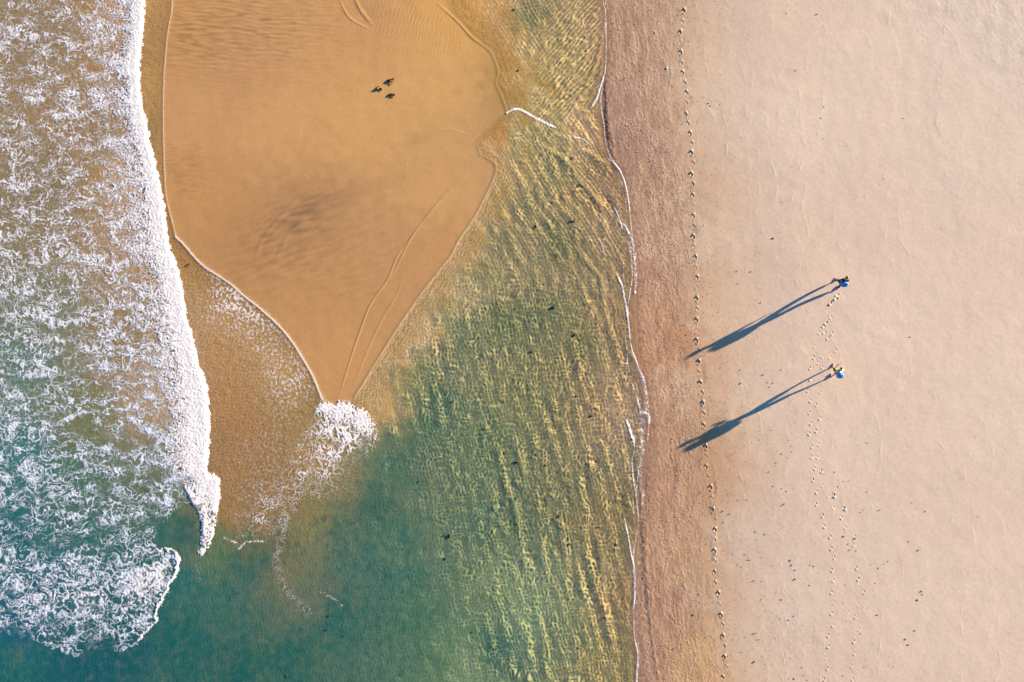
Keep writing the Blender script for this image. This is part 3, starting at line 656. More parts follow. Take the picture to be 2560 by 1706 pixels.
def mat_foam():
    m = N("sea_foam"); p = m.add("ShaderNodeBsdfPrincipled"); a = m.add("ShaderNodeAttribute", attribute_name="cover"); c = m.add("ShaderNodeAttribute", attribute_name="tone")
    m.l(a.outputs['Fac'], p.inputs['Alpha']); m.l(c.outputs['Color'], p.inputs['Base Color'])
    p.inputs['Roughness'].default_value = .7; p.inputs['Specular IOR Level'].default_value = .2
    b, n = noise_bump(m, 9.0, .4, .003, 4)
    m.l(b.outputs[0], p.inputs['Normal']); m.l(p.outputs[0], m.out.inputs[0])
    return m.m

def plain(name, col, rough=.8, var=.25, scale=30, spec=.3, bump=.3, bd=.004):
    m = N(name); p = m.add("ShaderNodeBsdfPrincipled")
    b, n = noise_bump(m, scale, bump, bd, 4)
    rp = m.add("ShaderNodeMapRange"); rp.inputs['To Min'].default_value = 1 - var; rp.inputs['To Max'].default_value = 1 + var
    m.l(n.outputs['Fac'], rp.inputs['Value'])
    rgb = m.add("ShaderNodeRGB"); rgb.outputs[0].default_value = (*col, 1)
    v = m.add("ShaderNodeVectorMath", operation='SCALE'); m.l(rgb.outputs[0], v.inputs[0]); m.l(rp.outputs[0], v.inputs['Scale'])
    m.l(v.outputs[0], p.inputs['Base Color']); p.inputs['Roughness'].default_value = rough; p.inputs['Specular IOR Level'].default_value = spec
    m.l(b.outputs[0], p.inputs['Normal']); m.l(p.outputs[0], m.out.inputs[0])
    return m.m

# ---------------------------------------------------------------- the setting
G = build_ground(); Wt = build_water()
def extend(lo, hi, arr):
    g = [2.5 * 1.5 ** k for k in range(1, 24)]
    d = np.cumsum(g)
    return np.concatenate([(arr[0] - d)[::-1], arr, arr[-1] + d]), len(g)
ux, K = extend(U0, U1, us); vy, _ = extend(V0, V1, vs)
EX, EY = np.meshgrid(ux, vy)
def pad(a):
    return np.pad(a, ((K, K), (K, K)) + (((0, 0),) if a.ndim == 3 else ()), mode='edge')
X = (EX - 1280) * S; Y = (853 - EY) * S
gz = G['z']; zz = pad(gz * FADE + (1 - FADE) * np.where(G['dW'] > 0, -.25, .08))
me = grid_mesh("ground", X, Y, zz, dict(tone=pad(G['col'] / LIT), wet=pad(G['wet']), grit=pad(G['grit'])))
tag(obj("ground", me, mat_sand()), kind='structure')

wz = Wt['z']; dWp = pad(Wt['dW'])
keep = dWp > -5
keep = keep[:-1, :-1] | keep[1:, :-1] | keep[:-1, 1:] | keep[1:, 1:]
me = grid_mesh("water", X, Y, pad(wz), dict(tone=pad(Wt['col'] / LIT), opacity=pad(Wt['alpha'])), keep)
tag(obj("water", me, mat_water()), kind='structure')

# ---- foam
def foam_mesh(f, UU, VV, thick, tone, lo=-.01, soft=.10, milk=None):
    cover = np.maximum(sm(lo, lo + soft, f), .20 * sm(-.15, .05, f) * (milk if milk is not None else 0))
    wzs = bil(wz, (UU - U0) / STEP, (VV - V0) / STEP)
    X = (UU - 1280) * S; Y = (853 - VV) * S
    keep = (cover > .01); keep = keep[:-1, :-1] | keep[1:, :-1] | keep[:-1, 1:] | keep[1:, 1:]
    return grid_mesh("foam", X, Y, wzs + .004 + thick, dict(cover=cover, tone=np.broadcast_to(tone, UU.shape + (3,))), keep)
ff, R = build_foam()
fs = sm(-.02, .30, ff)
frontness = sm(.55, 1.0, R['solid'])
curl = sm(-1, 11, R['dF']) * np.exp(-np.clip(R['dF'] - 11, 0, None) / 75.0) * frontness
thick = .007 * fs + .007 * frontness * (1 - R['field']) + .007 * fs * (1 - .55 * frontness) * bil(fft_noise(201, 9.0, bw=.4, shape=FSH, step=FSTEP), (FU - FU[0, 0]) / FSTEP, (FV - FV[0, 0]) / FSTEP) * .5 + .026 * curl
swz = sm(1, -3, R['dF']) * sm(-1, -6, R['dC'])                 # thin flecks beyond the waves
thick = thick * (1 - .65 * swz)
tone = (((np.array([.54, .60, .67]) + (sm(500, 1200, FV) * (1 - frontness))[..., None] * np.array([-.07, -.01, .05])) * (1 - frontness[..., None]) + np.array([.66, .70, .74]) * frontness[..., None]) * (1 - swz[..., None]) + np.array([.60, .58, .56]) * swz[..., None])  # bluish half-shade of the foam behind the front is put into its colour
foam_m = mat_foam()
me = foam_mesh(ff, FU, FV, thick, tone, -.025, .22, milk=sm(-2, 12, R['dF']))
tag(obj("sea_foam", me, foam_m), "lacy white foam spread over the breaking waves and the swash along the left side", "sea foam", kind='stuff')
del me

# foam of the lagoon shore
lu = np.arange(1235.0, 1660.0, FSTEP); lv = np.arange(-180.0, 1890.0, FSTEP)
LU, LV = np.meshgrid(lu, lv); LU = LU.astype(np.float32); LV = LV.astype(np.float32); LSH = LU.shape
def ln_(seed, wl, **k): return fft_noise(seed, wl, shape=LSH, step=FSTEP, **k)
q1 = ln_(211, 7, bw=.3); q2 = ln_(212, 16, bw=.35); q3 = ln_(213, 40, bw=.4)
shore_lines = [([(1514,-60),(1514,41),(1515,147),(1508,208),(1502,250),(1506,290),(1511,318),(1512,347),(1522,384),(1536,408),(1551,429),(1563,461),(1571,502),(1576,547),(1581,606),(1584,650),(1580,700),(1570,765),(1573,814),(1578,870),(1586,893),(1598,924),(1611,949),(1617,990),(1623,1039)], 1.6, 2.0, .62), ([(1623,1039),(1618,1100),(1600,1160),(1590,1241),(1597,1303),(1584,1380),(1586,1440),(1583,1527),(1586,1597),(1595,1646),(1592,1720),(1595,1850)], 2.0, 2.2, .60), ([(1580,600),(1587,640),(1589,690),(1588,740)], 9.0, 7.0, .50), ([(1606,1040),(1608,1100),(1600,1170),(1606,1250),(1604,1300)], 15.0, 9.0, .44), ([(1590,1330),(1596,1400),(1594,1500),(1594,1600),(1604,1700)], 6.0, 7.0, .36), ([(1545,430),(1560,480),(1568,540)], 7.0, 5.0, .38), ([(1508,-30),(1508,0),(1514,41),(1515,82),(1515,147)], 1.3, 1.3, .6), ([(1515,147),(1512,180),(1504,208),(1494,241),(1486,258),(1478,269)], 1.4, 3.6, 1.0), ([(1513,60),(1506,95),(1500,120)], 1.0, 1.0, .5), ([(1512,150),(1500,168),(1492,180)], 1.0, 1.0, .5), ([(1505,205),(1490,222)], 1.2, .9, .5),
  ([(1484,278),(1506,290),(1511,318),(1512,347),(1522,384)], .9, .9, .35), ([(1267,283),(1280,276),(1296,273),(1318,284),(1347,300),(1376,314),(1390,319)], 3.6, 4.2, 1.3), ([(1429,344),(1440,344),(1453,347),(1464,354),(1471,362)], 1.8, 2.2, 1.0), ([(1471,362),(1490,380),(1518,396)], 1.0, 1.2, .4),
  ([(1518,396),(1528,402),(1535,408),(1551,429),(1563,461),(1571,502),(1576,547)], 3.0, 1.3, .9), ([(1535,518),(1543,535),(1551,555),(1556,575)], 2.4, 1.5, 1.0), ([(1558,560),(1565,570),(1575,590),(1580,606)], 3.2, 3.2, 1.1),
  ([(1572,600),(1578,643),(1582,690)], 7.0, 5.0, .55), ([(1560,640),(1559,690),(1563,730)], 1.0, 1.4, .6), ([(1543,688),(1549,702),(1555,716),(1565,765),(1571,814),(1576,855)], 3.2, 2.0, 1.1), ([(1576,855),(1580,875),(1586,890),(1598,924),(1606,944),(1610,960)], 1.6, 3.4, 1.0),
  ([(1562,830),(1568,880),(1570,920),(1585,960)], 2.2, 1.5, .55), ([(1580,960),(1592,990),(1600,1020),(1622,1036)], 1.4, 1.2, .7), ([(1604,940),(1612,975),(1614,1010),(1618,1036)], 6.0, 7.0, .55), ([(1600,1030),(1620,1036),(1622,1060)], 5.0, 6.0, .7), ([(1604,1050),(1606,1090),(1603,1140)], 13.0, 11.0, .46), ([(1600,1140),(1600,1180),(1606,1240)], 9.0, 8.0, .36),
  ([(1565,1049),(1571,1064),(1576,1080),(1582,1098),(1586,1115)], 4.2, 3.4, 1.3), ([(1586,1115),(1584,1135),(1580,1150),(1582,1188),(1590,1241),(1598,1303)], 1.8, 1.4, .85), ([(1566,1150),(1578,1168)], 2, 1.5, .6), ([(1583,1250),(1586,1310),(1592,1350)], 4.0, 3.5, .45),
  ([(1561,1295),(1566,1318),(1571,1344),(1577,1380),(1584,1413),(1586,1440),(1586,1474)], 1.4, 3.4, 1.15), ([(1586,1474),(1586,1500),(1582,1527)], 2.8, 2.6, 1.0), ([(1582,1527),(1584,1560),(1586,1597),(1592,1620),(1594,1646),(1592,1670),(1590,1720),(1592,1880)], 1.8, 2.2, .95), ([(1572,1530),(1566,1560),(1578,1575)], 2.5, 1.5, .45), ([(1600,1660),(1606,1700)], 5, 5, .35),
  ([(1500,600),(1506,618),(1510,632)], 2.5, 2.0, .75), ([(1420,680),(1445,725),(1455,760)], 3.0, 2.0, .30), ([(1400,375),(1425,385),(1438,400)], 8.0, 6.0, .34), ([(1290,250),(1310,262),(1330,275)], 5, 4, .30)]
lf = np.full(LSH, -1.0, np.float32); lt = np.zeros(LSH, np.float32)
for pts, w0, w1_, am in shore_lines:
    d, t = line_dist(smooth_line(pts), 40, LU, LV)
    wd = (w0 + (w1_ - w0) * t)
    d = np.abs(d + .22 * wd * q2); wd = wd * .72 * np.clip(1 + .35 * q2, .35, 2)
    tp = np.clip(np.minimum(t, 1 - t) * 12, .15, 1) ** .5
    wd = wd * tp
    g = am * np.exp(-(d / wd) ** 2) - (.16 + np.clip(.9 - am, 0, .9) * .30) * np.abs(q1) * 1.3 - .12 + .05 * q3
    g = np.where(d < wd * 3.5, g, -1)
    lf = np.maximum(lf, g)
thick = .006 * sm(0, .7, lf) + .003 * q1 * sm(0, .5, lf)
gzs = bil(gz, (LU - U0) / STEP, (LV - V0) / STEP); wzs = bil(wz, (LU - U0) / STEP, (LV - V0) / STEP); dd = samp(SDF_WET, LU, LV)
base = np.where(dd > -4, np.maximum(gzs, wzs), gzs)
cov = sm(0, .40, lf)
X = (LU - 1280) * S; Y = (853 - LV) * S
keep = cov > .01; keep = keep[:-1, :-1] | keep[1:, :-1] | keep[:-1, 1:] | keep[1:, 1:]
me = grid_mesh("lagoon_foam", X, Y, base + .005 + thick, dict(cover=cov, tone=np.broadcast_to(np.array([.72, .72, .74]), LSH + (3,))), keep)
tag(obj("lagoon_foam", me, foam_m), "thin white foam lines along the lagoon shore and its small crossing wave", "sea foam", kind='stuff')
# ---------------------------------------------------------------- the two walkers
def skin_obj(name, chains, mat, parent=None, sub=1, smooth=True):
    """chains: list of [(x,y,z,rx[,ry]), ...]; points at the same place are shared, so limbs join into one surface"""
    verts, rad, edges, key = [], [], [], {}
    def vid(p):
        k = (round(p[0], 4), round(p[1], 4), round(p[2], 4))
        if k not in key:
            key[k] = len(verts); verts.append(p[:3]); rad.append((p[3], p[4] if len(p) > 4 else p[3]))
        return key[k]
    for c in chains:
        ids = [vid(p) for p in c]
        edges += [(a, b) for a, b in zip(ids, ids[1:]) if a != b]
    me = bpy.data.meshes.new(name); me.from_pydata(verts, edges, [])
    o = obj(name, me, mat, parent)
    md = o.modifiers.new("skin", 'SKIN'); md.use_smooth_shade = smooth; md.branch_smoothing = .3
    if not me.skin_vertices: raise RuntimeError("no skin layer")
    for i, r in enumerate(rad):
        d = me.skin_vertices[0].data[i]; d.radius = r; d.use_root = (i == 0)
    sd = o.modifiers.new("smooth", 'SUBSURF'); sd.levels = sub; sd.render_levels = sub
    return o

def ellipsoid(name, c, r, mat, parent, rot=0, cut=None, seg=20, rings=14, lump=0.0, seed=1, power=2.0, tilt=0):
    bm = bmesh.new(); bmesh.ops.create_uvsphere(bm, u_segments=seg, v_segments=rings, radius=1)
    rr = random.Random(seed)
    if cut is not None:
        bmesh.ops.bisect_plane(bm, geom=bm.verts[:] + bm.edges[:] + bm.faces[:], plane_co=(0, 0, cut), plane_no=(0, 0, 1), clear_inner=True)
        eb = [e for e in bm.edges if e.is_boundary]
        if eb: bmesh.ops.holes_fill(bm, edges=eb)
    for v in bm.verts:
        x, y, z = v.co
        if power != 2.0:
            n = (abs(x) ** power + abs(y) ** power + abs(z) ** power) ** (1 / power); x, y, z = x / n, y / n, z / n
        k = 1 + lump * (rr.random() - .5)
        v.co = (x * r[0] * k, y * r[1] * k, z * r[2] * k)
    bm.transform(Matrix.Translation(c) @ Matrix.Rotation(math.radians(rot), 4, 'Z') @ Matrix.Rotation(math.radians(tilt), 4, 'X'))
    for f in bm.faces: f.smooth = True
    me = bpy.data.meshes.new(name); bm.to_mesh(me); bm.free()
    return obj(name, me, mat, parent)

def hand(wrist, d, side, r=.011):
    """five-fingered hand chain set; d = unit direction of the fingers, side = unit direction of the thumb"""
    w = Vector(wrist); d = Vector(d).normalized(); s = Vector(side).normalized(); n = d.cross(s).normalized()
    palm = w + d * .05
    ch = [[(*w, .024, .018), (*palm, .030, .018)]]
    for k, (o, L) in enumerate(((.030, .070), (.010, .080), (-.011, .074), (-.031, .058))):
        b = palm + s * o + d * .03; m = b + d * L * .5 + n * .008; t = m + d * L * .40 + n * .030
        ch.append([(*palm, .030, .018), (*b, .010), (*m, .009), (*t, .007)])
    b = w + d * .02 + s * .04; m = b + d * .032 + s * .018; t = m + d * .028 + n * .012
    ch.append([(*w, .024, .018), (*b, .012), (*m, .010), (*t, .008)])
    return ch

def walker(name, label, loc, P, M):
    root = obj(name, None); root.location = loc
    tag(root, label, "person", "people walking on the dry sand")
    J = P['j']
    def p(k, *r): return (*J[k], *r)
    hd = Vector(J['head']); look = Vector(P['look']).normalized(); up = (hd - Vector(J['neck'])).normalized(); rt = look.cross(up).normalized()
    nose = hd + look * .115 - up * .015; chin = hd + look * .075 - up * .10
    ch = [[p('hip', .13, .10), p('waist', .125, .095), p('chest', .155, .11), p('neck0', .10, .08), p('neck', .055), (*hd, .078, .092), (*(hd + up * .07), .066, .078)],
          [(*hd, .078, .092), (*chin, .030)], [(*hd, .078, .092), (*(hd + look * .06 - up * .01), .05), (*nose, .014)]]
    for s in ('l', 'r'):
        e = hd + rt * (.088 if s == 'r' else -.088) - up * .01
        ch.append([(*hd, .078, .092), (*e, .018, .010)])
        ch.append([p('neck0', .10, .08), p('sh' + s, .062), p('el' + s, .043), p('wr' + s, .026)])
        ch += hand(J['wr' + s], P['hd' + s], P['th' + s])
        ch.append([p('hip', .13, .10), p('th' + s, .088), p('kn' + s, .058), p('cf' + s, .056), p('an' + s, .036)])
        a = Vector(J['an' + s]); f = Vector(P['ft' + s])
        ch.append([p('an' + s, .036), (*(a + f * .08 - Vector((0, 0, .035))), .034, .026), (*(a + f * .16 - Vector((0, 0, .05))), .03, .018)])
    body = skin_obj("body", ch, M['skin'], root, 2)
    for s in (-1, 1):
        ec = hd + look * .083 + rt * .033 * s + up * .012
        ellipsoid("eye", ec, (.013, .013, .013), M['eye'], root, seg=8, rings=6)
    for s in ('l', 'r'):                                     # shoes: sole and upper in one shell, toe lower than the ankle
        a = Vector(J['an' + s]); f = Vector(P['ft' + s]).normalized(); base = Vector((a.x, a.y, max(a.z - .085, 0)))
        z0 = base.z
        sh = skin_obj("shoe", [[(*(a + Vector((0, 0, .02))), .050), (*(a - Vector((0, 0, .035)) - f * .03), .056), (*(base + f * .07 + Vector((0, 0, .045))), .052, .046), (*(base + f * .17 + Vector((0, 0, .034))), .045, .032), (*(base + f * .215 + Vector((0, 0, .026))), .032, .024)],
                                [(*(a - Vector((0, 0, .035)) - f * .03), .056), (*(base - f * .055 + Vector((0, 0, .04))), .042, .040)]], M['shoe'], root, 2)
        so = skin_obj("sole", [[(*(base - f * .075 + Vector((0, 0, .012))), .040, .012), (*(base + f * .05 + Vector((0, 0, .012))), .042, .012), (*(base + f * .17 + Vector((0, 0, .012))), .046, .012), (*(base + f * .225 + Vector((0, 0, .014))), .034, .011)]], M['sole'], sh, 1)
    # clothes
    g = .022
    top = [[p('waist', .150, .120), p('chest', .175, .135), p('neck0', .115, .10)]]
    top.insert(0, [(*(Vector(J['hip']) + Vector((0, 0, .02))), .155, .128), p('waist', .150, .120)])
    for s in ('l', 'r'):
        sv_ = Vector(J['sh' + s]); ev = Vector(J['el' + s]); wv = Vector(J['wr' + s])
        c = [p('neck0', .115, .10), p('sh' + s, .078), (*(sv_.lerp(ev, .55)), .068)]
        if P['sleeve'] == 'long': c += [(*ev, .060), (*(ev.lerp(wv, .8)), .040)]
        top.append(c)
    skin_obj(P['top'], top, M['top'], root, 2)
    leg = []
    for s in ('l', 'r'):
        th = Vector(J['th' + s]); kn = Vector(J['kn' + s]); cf = Vector(J['cf' + s]); an = Vector(J['an' + s])
        c = [p('hip', .160, .130), p('th' + s, .115), (*(th.lerp(kn, .6)), .100)]
        if P['legs'] == 'shorts': c += [(*(th.lerp(kn, 1.0)), .092)]
        else: c += [(*kn, .098), (*cf, .088), (*(cf.lerp(an, .8)), .072)]
        leg.append(c)
    leg.append([(*(Vector(J['waist']) - Vector((0, 0, .03))), .145, .115), p('hip', .160, .130)])
    skin_obj(P['bottom'], leg, M['bottom'], root, 2)
    return root, hd, up, look, rt

def pk(root_label, loc, c, size, M, cat="backpack", lean=0):
    r = obj("backpack", None); r.location = loc; tag(r, root_label, cat)
    b = ellipsoid("pack_body", c, size, M['pack'], r, power=2.9, seg=28, rings=18, lump=.03, seed=3, tilt=lean)
    ellipsoid("top_flap", Vector(c) + Vector((0, -.01, size[2] * .80)), (size[0] * .92, size[1] * .98, size[2] * .24), M['flap'], r, power=2.6, lump=.03, seed=5, tilt=lean)
    ellipsoid("pocket", Vector(c) + Vector((0, -size[1] * .9, -size[2] * .25)), (size[0] * .72, size[1] * .35, size[2] * .45), M['pack'], r, power=2.6, tilt=lean)
    for s in (-1, 1):
        x = s * size[0] * .55
        f = c[1] + size[1]
        skin_obj("shoulder_strap", [[(c[0] + x, f - .02, c[2] + size[2] * .72, .022, .008), (c[0] + x, f + .13, c[2] + size[2] * .80, .024, .009), (c[0] + x * .95, f + .25, c[2] + size[2] * .45, .024, .009), (c[0] + x * 1.05, f + .22, c[2] - size[2] * .1, .018, .008), (c[0] + x * 1.5, f + .06, c[2] - size[2] * .55, .014, .007)]], M['strap'], r, 1)
    return r

def hair_cap(name, hd, up, look, r, mat, root, back=.02, seed=1):
    return ellipsoid(name, hd + up * .035 - look * back, r, mat, root, cut=-.45, lump=.10, seed=seed, tilt=-12)

skin_m = plain("skin", (.52, .30, .21), .55, .1, 60)
eye_m = plain("eye", (.03, .02, .02), .2, 0, 50)
sole_m = plain("rubber", (.55, .52, .50), .8, .1, 60)
blue_m = plain("blue_nylon", (.012, .12, .46), .42, .18, 22, .5, .5, .02)
pale_m = plain("pale_blue_nylon", (.04, .22, .60), .42, .2, 22, .5, .5, .02)
strap_m = plain("black_webbing", (.02, .02, .025), .8, .2, 60)

# --- northern walker
A0 = W(2091, 711.5)
ja = dict(hip=(.02, .02, .90), waist=(.03, .07, 1.05), chest=(.03, .17, 1.25), neck0=(.03, .24, 1.40), neck=(.04, .29, 1.48), head=(.05, .34, 1.58),
          shl=(-.16, .22, 1.38), ell=(-.26, .20, 1.10), wrl=(-.25, .24, .86), shr=(.22, .22, 1.38), elr=(.31, .10, 1.12), wrr=(.33, .16, .88),
          thl=(-.08, .06, .84), knl=(-.09, .26, .50), cfl=(-.08, .30, .34), anl=(-.06, .26, .095), thr=(.11, -.01, .84), knr=(.10, -.02, .48), cfr=(.09, -.12, .32), anr=(.06, -.29, .115))
pa = dict(j=ja, look=(.1, .8, -.5), hdl=(0, .3, -.9), thl=(.8, .2, .1), hdr=(0, .3, -.9), thr=(-.8, .2, .5), ftl=(-.10, 1, 0), ftr=(.15, 1, 0), sleeve='long', legs='long', top='jacket', bottom='trousers')
MA = dict(skin=skin_m, eye=eye_m, sole=sole_m, shoe=plain("pink_shoe", (.50, .12, .14), .7), top=plain("navy_jacket", (.010, .045, .10), .75, .2, 25), bottom=plain("teal_trousers", (.015, .07, .10), .85, .2, 25),
          pack=blue_m, flap=pale_m, strap=strap_m)
ra, hd, up, look, rt = walker("person", "walker in navy jacket and dark teal trousers with bowed brown head, upper of the two", A0, pa, MA)
hair_cap("hair", hd, up, look, (.105, .118, .10), plain("brown_hair", (.16, .055, .022), .6, .35, 90), ra)
ellipsoid("hair_bun", hd + up * .04 - look * .13, (.045, .05, .045), bpy.data.materials["brown_hair"], ra, lump=.1)
pk("rounded royal blue backpack worn by the walker in the navy jacket", A0, (.03, -.07, 1.19), (.215, .15, .27), MA, lean=16)

# --- southern walker
B0 = W(2079.5, 928.5)
jb = dict(hip=(-.02, .00, .92), waist=(-.02, .03, 1.07), chest=(-.02, .08, 1.28), neck0=(-.02, .10, 1.44), neck=(-.02, .14, 1.53), head=(-.03, .22, 1.63),
          shl=(-.21, .10, 1.41), ell=(-.30, .26, 1.18), wrl=(-.14, .44, 1.30), shr=(.18, .10, 1.41), elr=(.29, .22, 1.17), wrr=(.10, .44, 1.30),
          thl=(-.10, .04, .86), knl=(-.07, .24, .52), cfl=(-.03, .30, .36), anl=(.05, .32, .095), thr=(.08, -.03, .86), knr=(.04, -.12, .50), cfr=(.00, -.24, .34), anr=(-.08, -.36, .12))
pb = dict(j=jb, look=(0, .9, -.3), hdl=(.3, .8, .4), thl=(.2, -.1, .9), hdr=(-.3, .8, .4), thr=(-.2, -.1, .9), ftl=(-.05, 1, 0), ftr=(-.10, 1, 0), sleeve='short', legs='shorts', top='shirt', bottom='shorts')
MB = dict(skin=skin_m, eye=eye_m, sole=sole_m, shoe=plain("black_shoe", (.02, .02, .022), .7), top=plain("yellow_shirt", (.62, .62, .16), .85, .12, 25), bottom=plain("green_shorts", (.016, .045, .030), .85, .2, 25),
          pack=plain("bright_blue_nylon", (.008, .13, .50), .35, .18, 22, .5, .5, .02), flap=plain("sky_blue_nylon", (.03, .24, .66), .35, .2, 22, .5, .5, .02), strap=strap_m)
rb, hd, up, look, rt = walker("person", "walker in pale yellow shirt, white cap and dark green shorts, lower of the two", B0, pb, MB)
hair_cap("hair", hd, up, look, (.092, .105, .09), plain("black_hair", (.02, .015, .013), .6, .35, 90), rb, seed=4)
white_m = plain("white_cotton", (.78, .74, .74), .85, .08, 30)
ellipsoid("cap", hd + up * .030 - look * .075, (.098, .080, .070), white_m, rb, cut=-.1, lump=.02, tilt=-10)
skin_obj("collar", [[(-.15, .02, 1.46, .05, .03), (-.02, -.04, 1.50, .055, .03), (.13, .02, 1.46, .05, .03), (.12, .15, 1.40, .045, .025)]], white_m, rb, 1)
pk("tall bright blue backpack worn by the walker in the yellow shirt", B0, (-.02, -.22, 1.36), (.20, .17, .31), MB, lean=4)
# ---------------------------------------------------------------- seaweed, scraps and stones
def ground_z(u, v, water=False):
    a = float(bil(gz, np.array([[(u - U0) / STEP]]), np.array([[(v - V0) / STEP]]))[0, 0])
    if samp(SDF_WET, np.array([[u]]), np.array([[v]]))[0, 0] > 0:
        a = max(a, float(bil(wz, np.array([[(u - U0) / STEP]]), np.array([[(v - V0) / STEP]]))[0, 0]))
    return a

def frond_mesh(bm, pts, w, flat=.35, seed=0, z0=.012, leaf=False):
    """one tapered ribbon of kelp along pts (metres), w = half width"""
    r = random.Random(seed); P3 = smooth_line(pts, 4); n = len(P3); rings = []
    for i, (x, y) in enumerate(P3):
        t = i / (n - 1)
        a = P3[min(i + 1, n - 1)]; b = P3[max(i - 1, 0)]; dx, dy = a[0] - b[0], a[1] - b[1]; L = math.hypot(dx, dy) + 1e-6
        nx, ny = -dy / L, dx / L
        k = w * (math.sin(math.pi * min(max(t, .04), .96)) ** .5 if leaf else (1.05 - t) ** .6) * (1 + .35 * (r.random() - .5))
        h = z0 + .03 * math.sin(math.pi * t) * r.uniform(.4, 1)
        ring = []
        for q in range(6):
            an = 2 * math.pi * q / 6
            ring.append(bm.verts.new((x + nx * k * math.cos(an), y + ny * k * math.cos(an), h + k * flat * math.sin(an))))
        rings.append(ring)
    for A, B in zip(rings, rings[1:]):
        for q in range(6): bm.faces.new((A[q], A[(q + 1) % 6], B[(q + 1) % 6], B[q]))
    bm.faces.new(rings[0][::-1]); bm.faces.new(rings[-1])

def weed(name, label, u, v, strokes, mat, group=None, cat="seaweed", k=S, sink=0.0):
    """strokes: (points in map units relative to u,v, half width in map units, leaf)"""
    bm = bmesh.new()
    for i, (pts, w, leaf) in enumerate(strokes):
        frond_mesh(bm, [(x * k, -y * k) for x, y in pts], w * k, .45, i + int(u), leaf=leaf)
    for f in bm.faces: f.smooth = True
    bmesh.ops.recalc_face_normals(bm, faces=bm.faces[:])
    me = bpy.data.meshes.new(name); bm.to_mesh(me); bm.free()
    o = obj(name, me, mat); o.location = W(u, v, ground_z(u, v) - sink)
    return tag(o, label, cat, group)

kelp = plain("brown_kelp", (.045, .022, .012), .35, .5, 20, .5)
kelp2 = plain("green_black_kelp", (.020, .022, .012), .35, .5, 20, .5)
kelp3 = plain("olive_kelp", (.10, .07, .018), .5, .5, 20, .4)
G3 = "kelp clumps stranded on the wet sandbar"
weed("seaweed_clump", "dark kelp clump with a curled ring of stem, northernmost of the three on the sandbar", 974, 203,
     [([(-7,1),(-3,-2),(2,-2),(5,-4)], 2.6, True), ([(-6,0),(-2,-1),(1,-3),(2,-6)], 1.5, False), ([(0,-2),(5,-4),(11,-6),(14,-5)], 1.6, False), ([(2,-2),(7,-3),(10,-1),(12,2)], 1.6, False), ([(-2,2),(0,3),(2,4)], 1.8, True),
      ([(1,4),(0,7),(3,9),(6,9),(7,6),(4,4),(1,4)], .8, False), ([(-7,1),(-10,3),(-6,4),(-3,3)], .8, False), ([(-4,2),(0,1),(4,0)], 2.2, True)], kelp, G3)
weed("seaweed_clump", "compact kelp clump with one forked brown blade, westernmost of the three on the sandbar", 947, 222,
     [([(-4,-3),(-5,1),(-4,4)], 2.9, True), ([(-3,-4),(0,-6),(2,-6)], 1.3, False), ([(-2,-2),(-1,1),(1,3)], 1.4, False), ([(0,2),(4,0),(7,1),(8,4)], 2.0, True), ([(1,2),(4,4),(5,8)], 1.2, False), ([(-3,0),(-2,3),(-3,4)], 2.0, True)], kelp2, G3)
weed("seaweed_clump", "long flat kelp blade with a thin trailing stalk, southernmost of three on the sandbar", 979, 239,
     [([(-8,-2),(-3,-3),(3,-2),(8,-1)], 2.1, True), ([(3,-2),(7,-2),(10,-1)], 1.9, True), ([(-7,0),(-9,2),(-13,4)], .7, False), ([(-1,0),(3,3),(6,6)], 1.1, True), ([(-6,-2),(-3,0),(0,0)], 2.0, True)], kelp, G3)
weed("seaweed_clump", "small forked brown weed in the thin swash right of the breaking front", 471, 662,
     [([(-5,3),(-1,0),(4,-3)], 1.5, True), ([(0,0),(3,2),(6,4)], .8, False), ([(1,-1),(3,-3),(5,-2)], .9, False)], kelp)
GF = "dark weed clumps drifting in the lagoon"
def drift(u, v, L, w, a, seed, mat, label):
    r = random.Random(seed); st = []
    for k in range(r.choice((3, 4, 5))):
        an = math.radians(a + r.uniform(-50, 50)) + (math.pi if k % 2 else 0); l = L * r.uniform(.5, 1.0)
        st.append(([(r.uniform(-1, 1), r.uniform(-1, 1)), (l * .5 * math.cos(an) + r.uniform(-1, 1), l * .5 * math.sin(an) + r.uniform(-1, 1)), (l * math.cos(an + .3), l * math.sin(an + .3))], w * r.uniform(.6, 1.1), r.random() < .6))
    weed("drifting_weed", label, u, v, st, mat, GF, sink=.012)
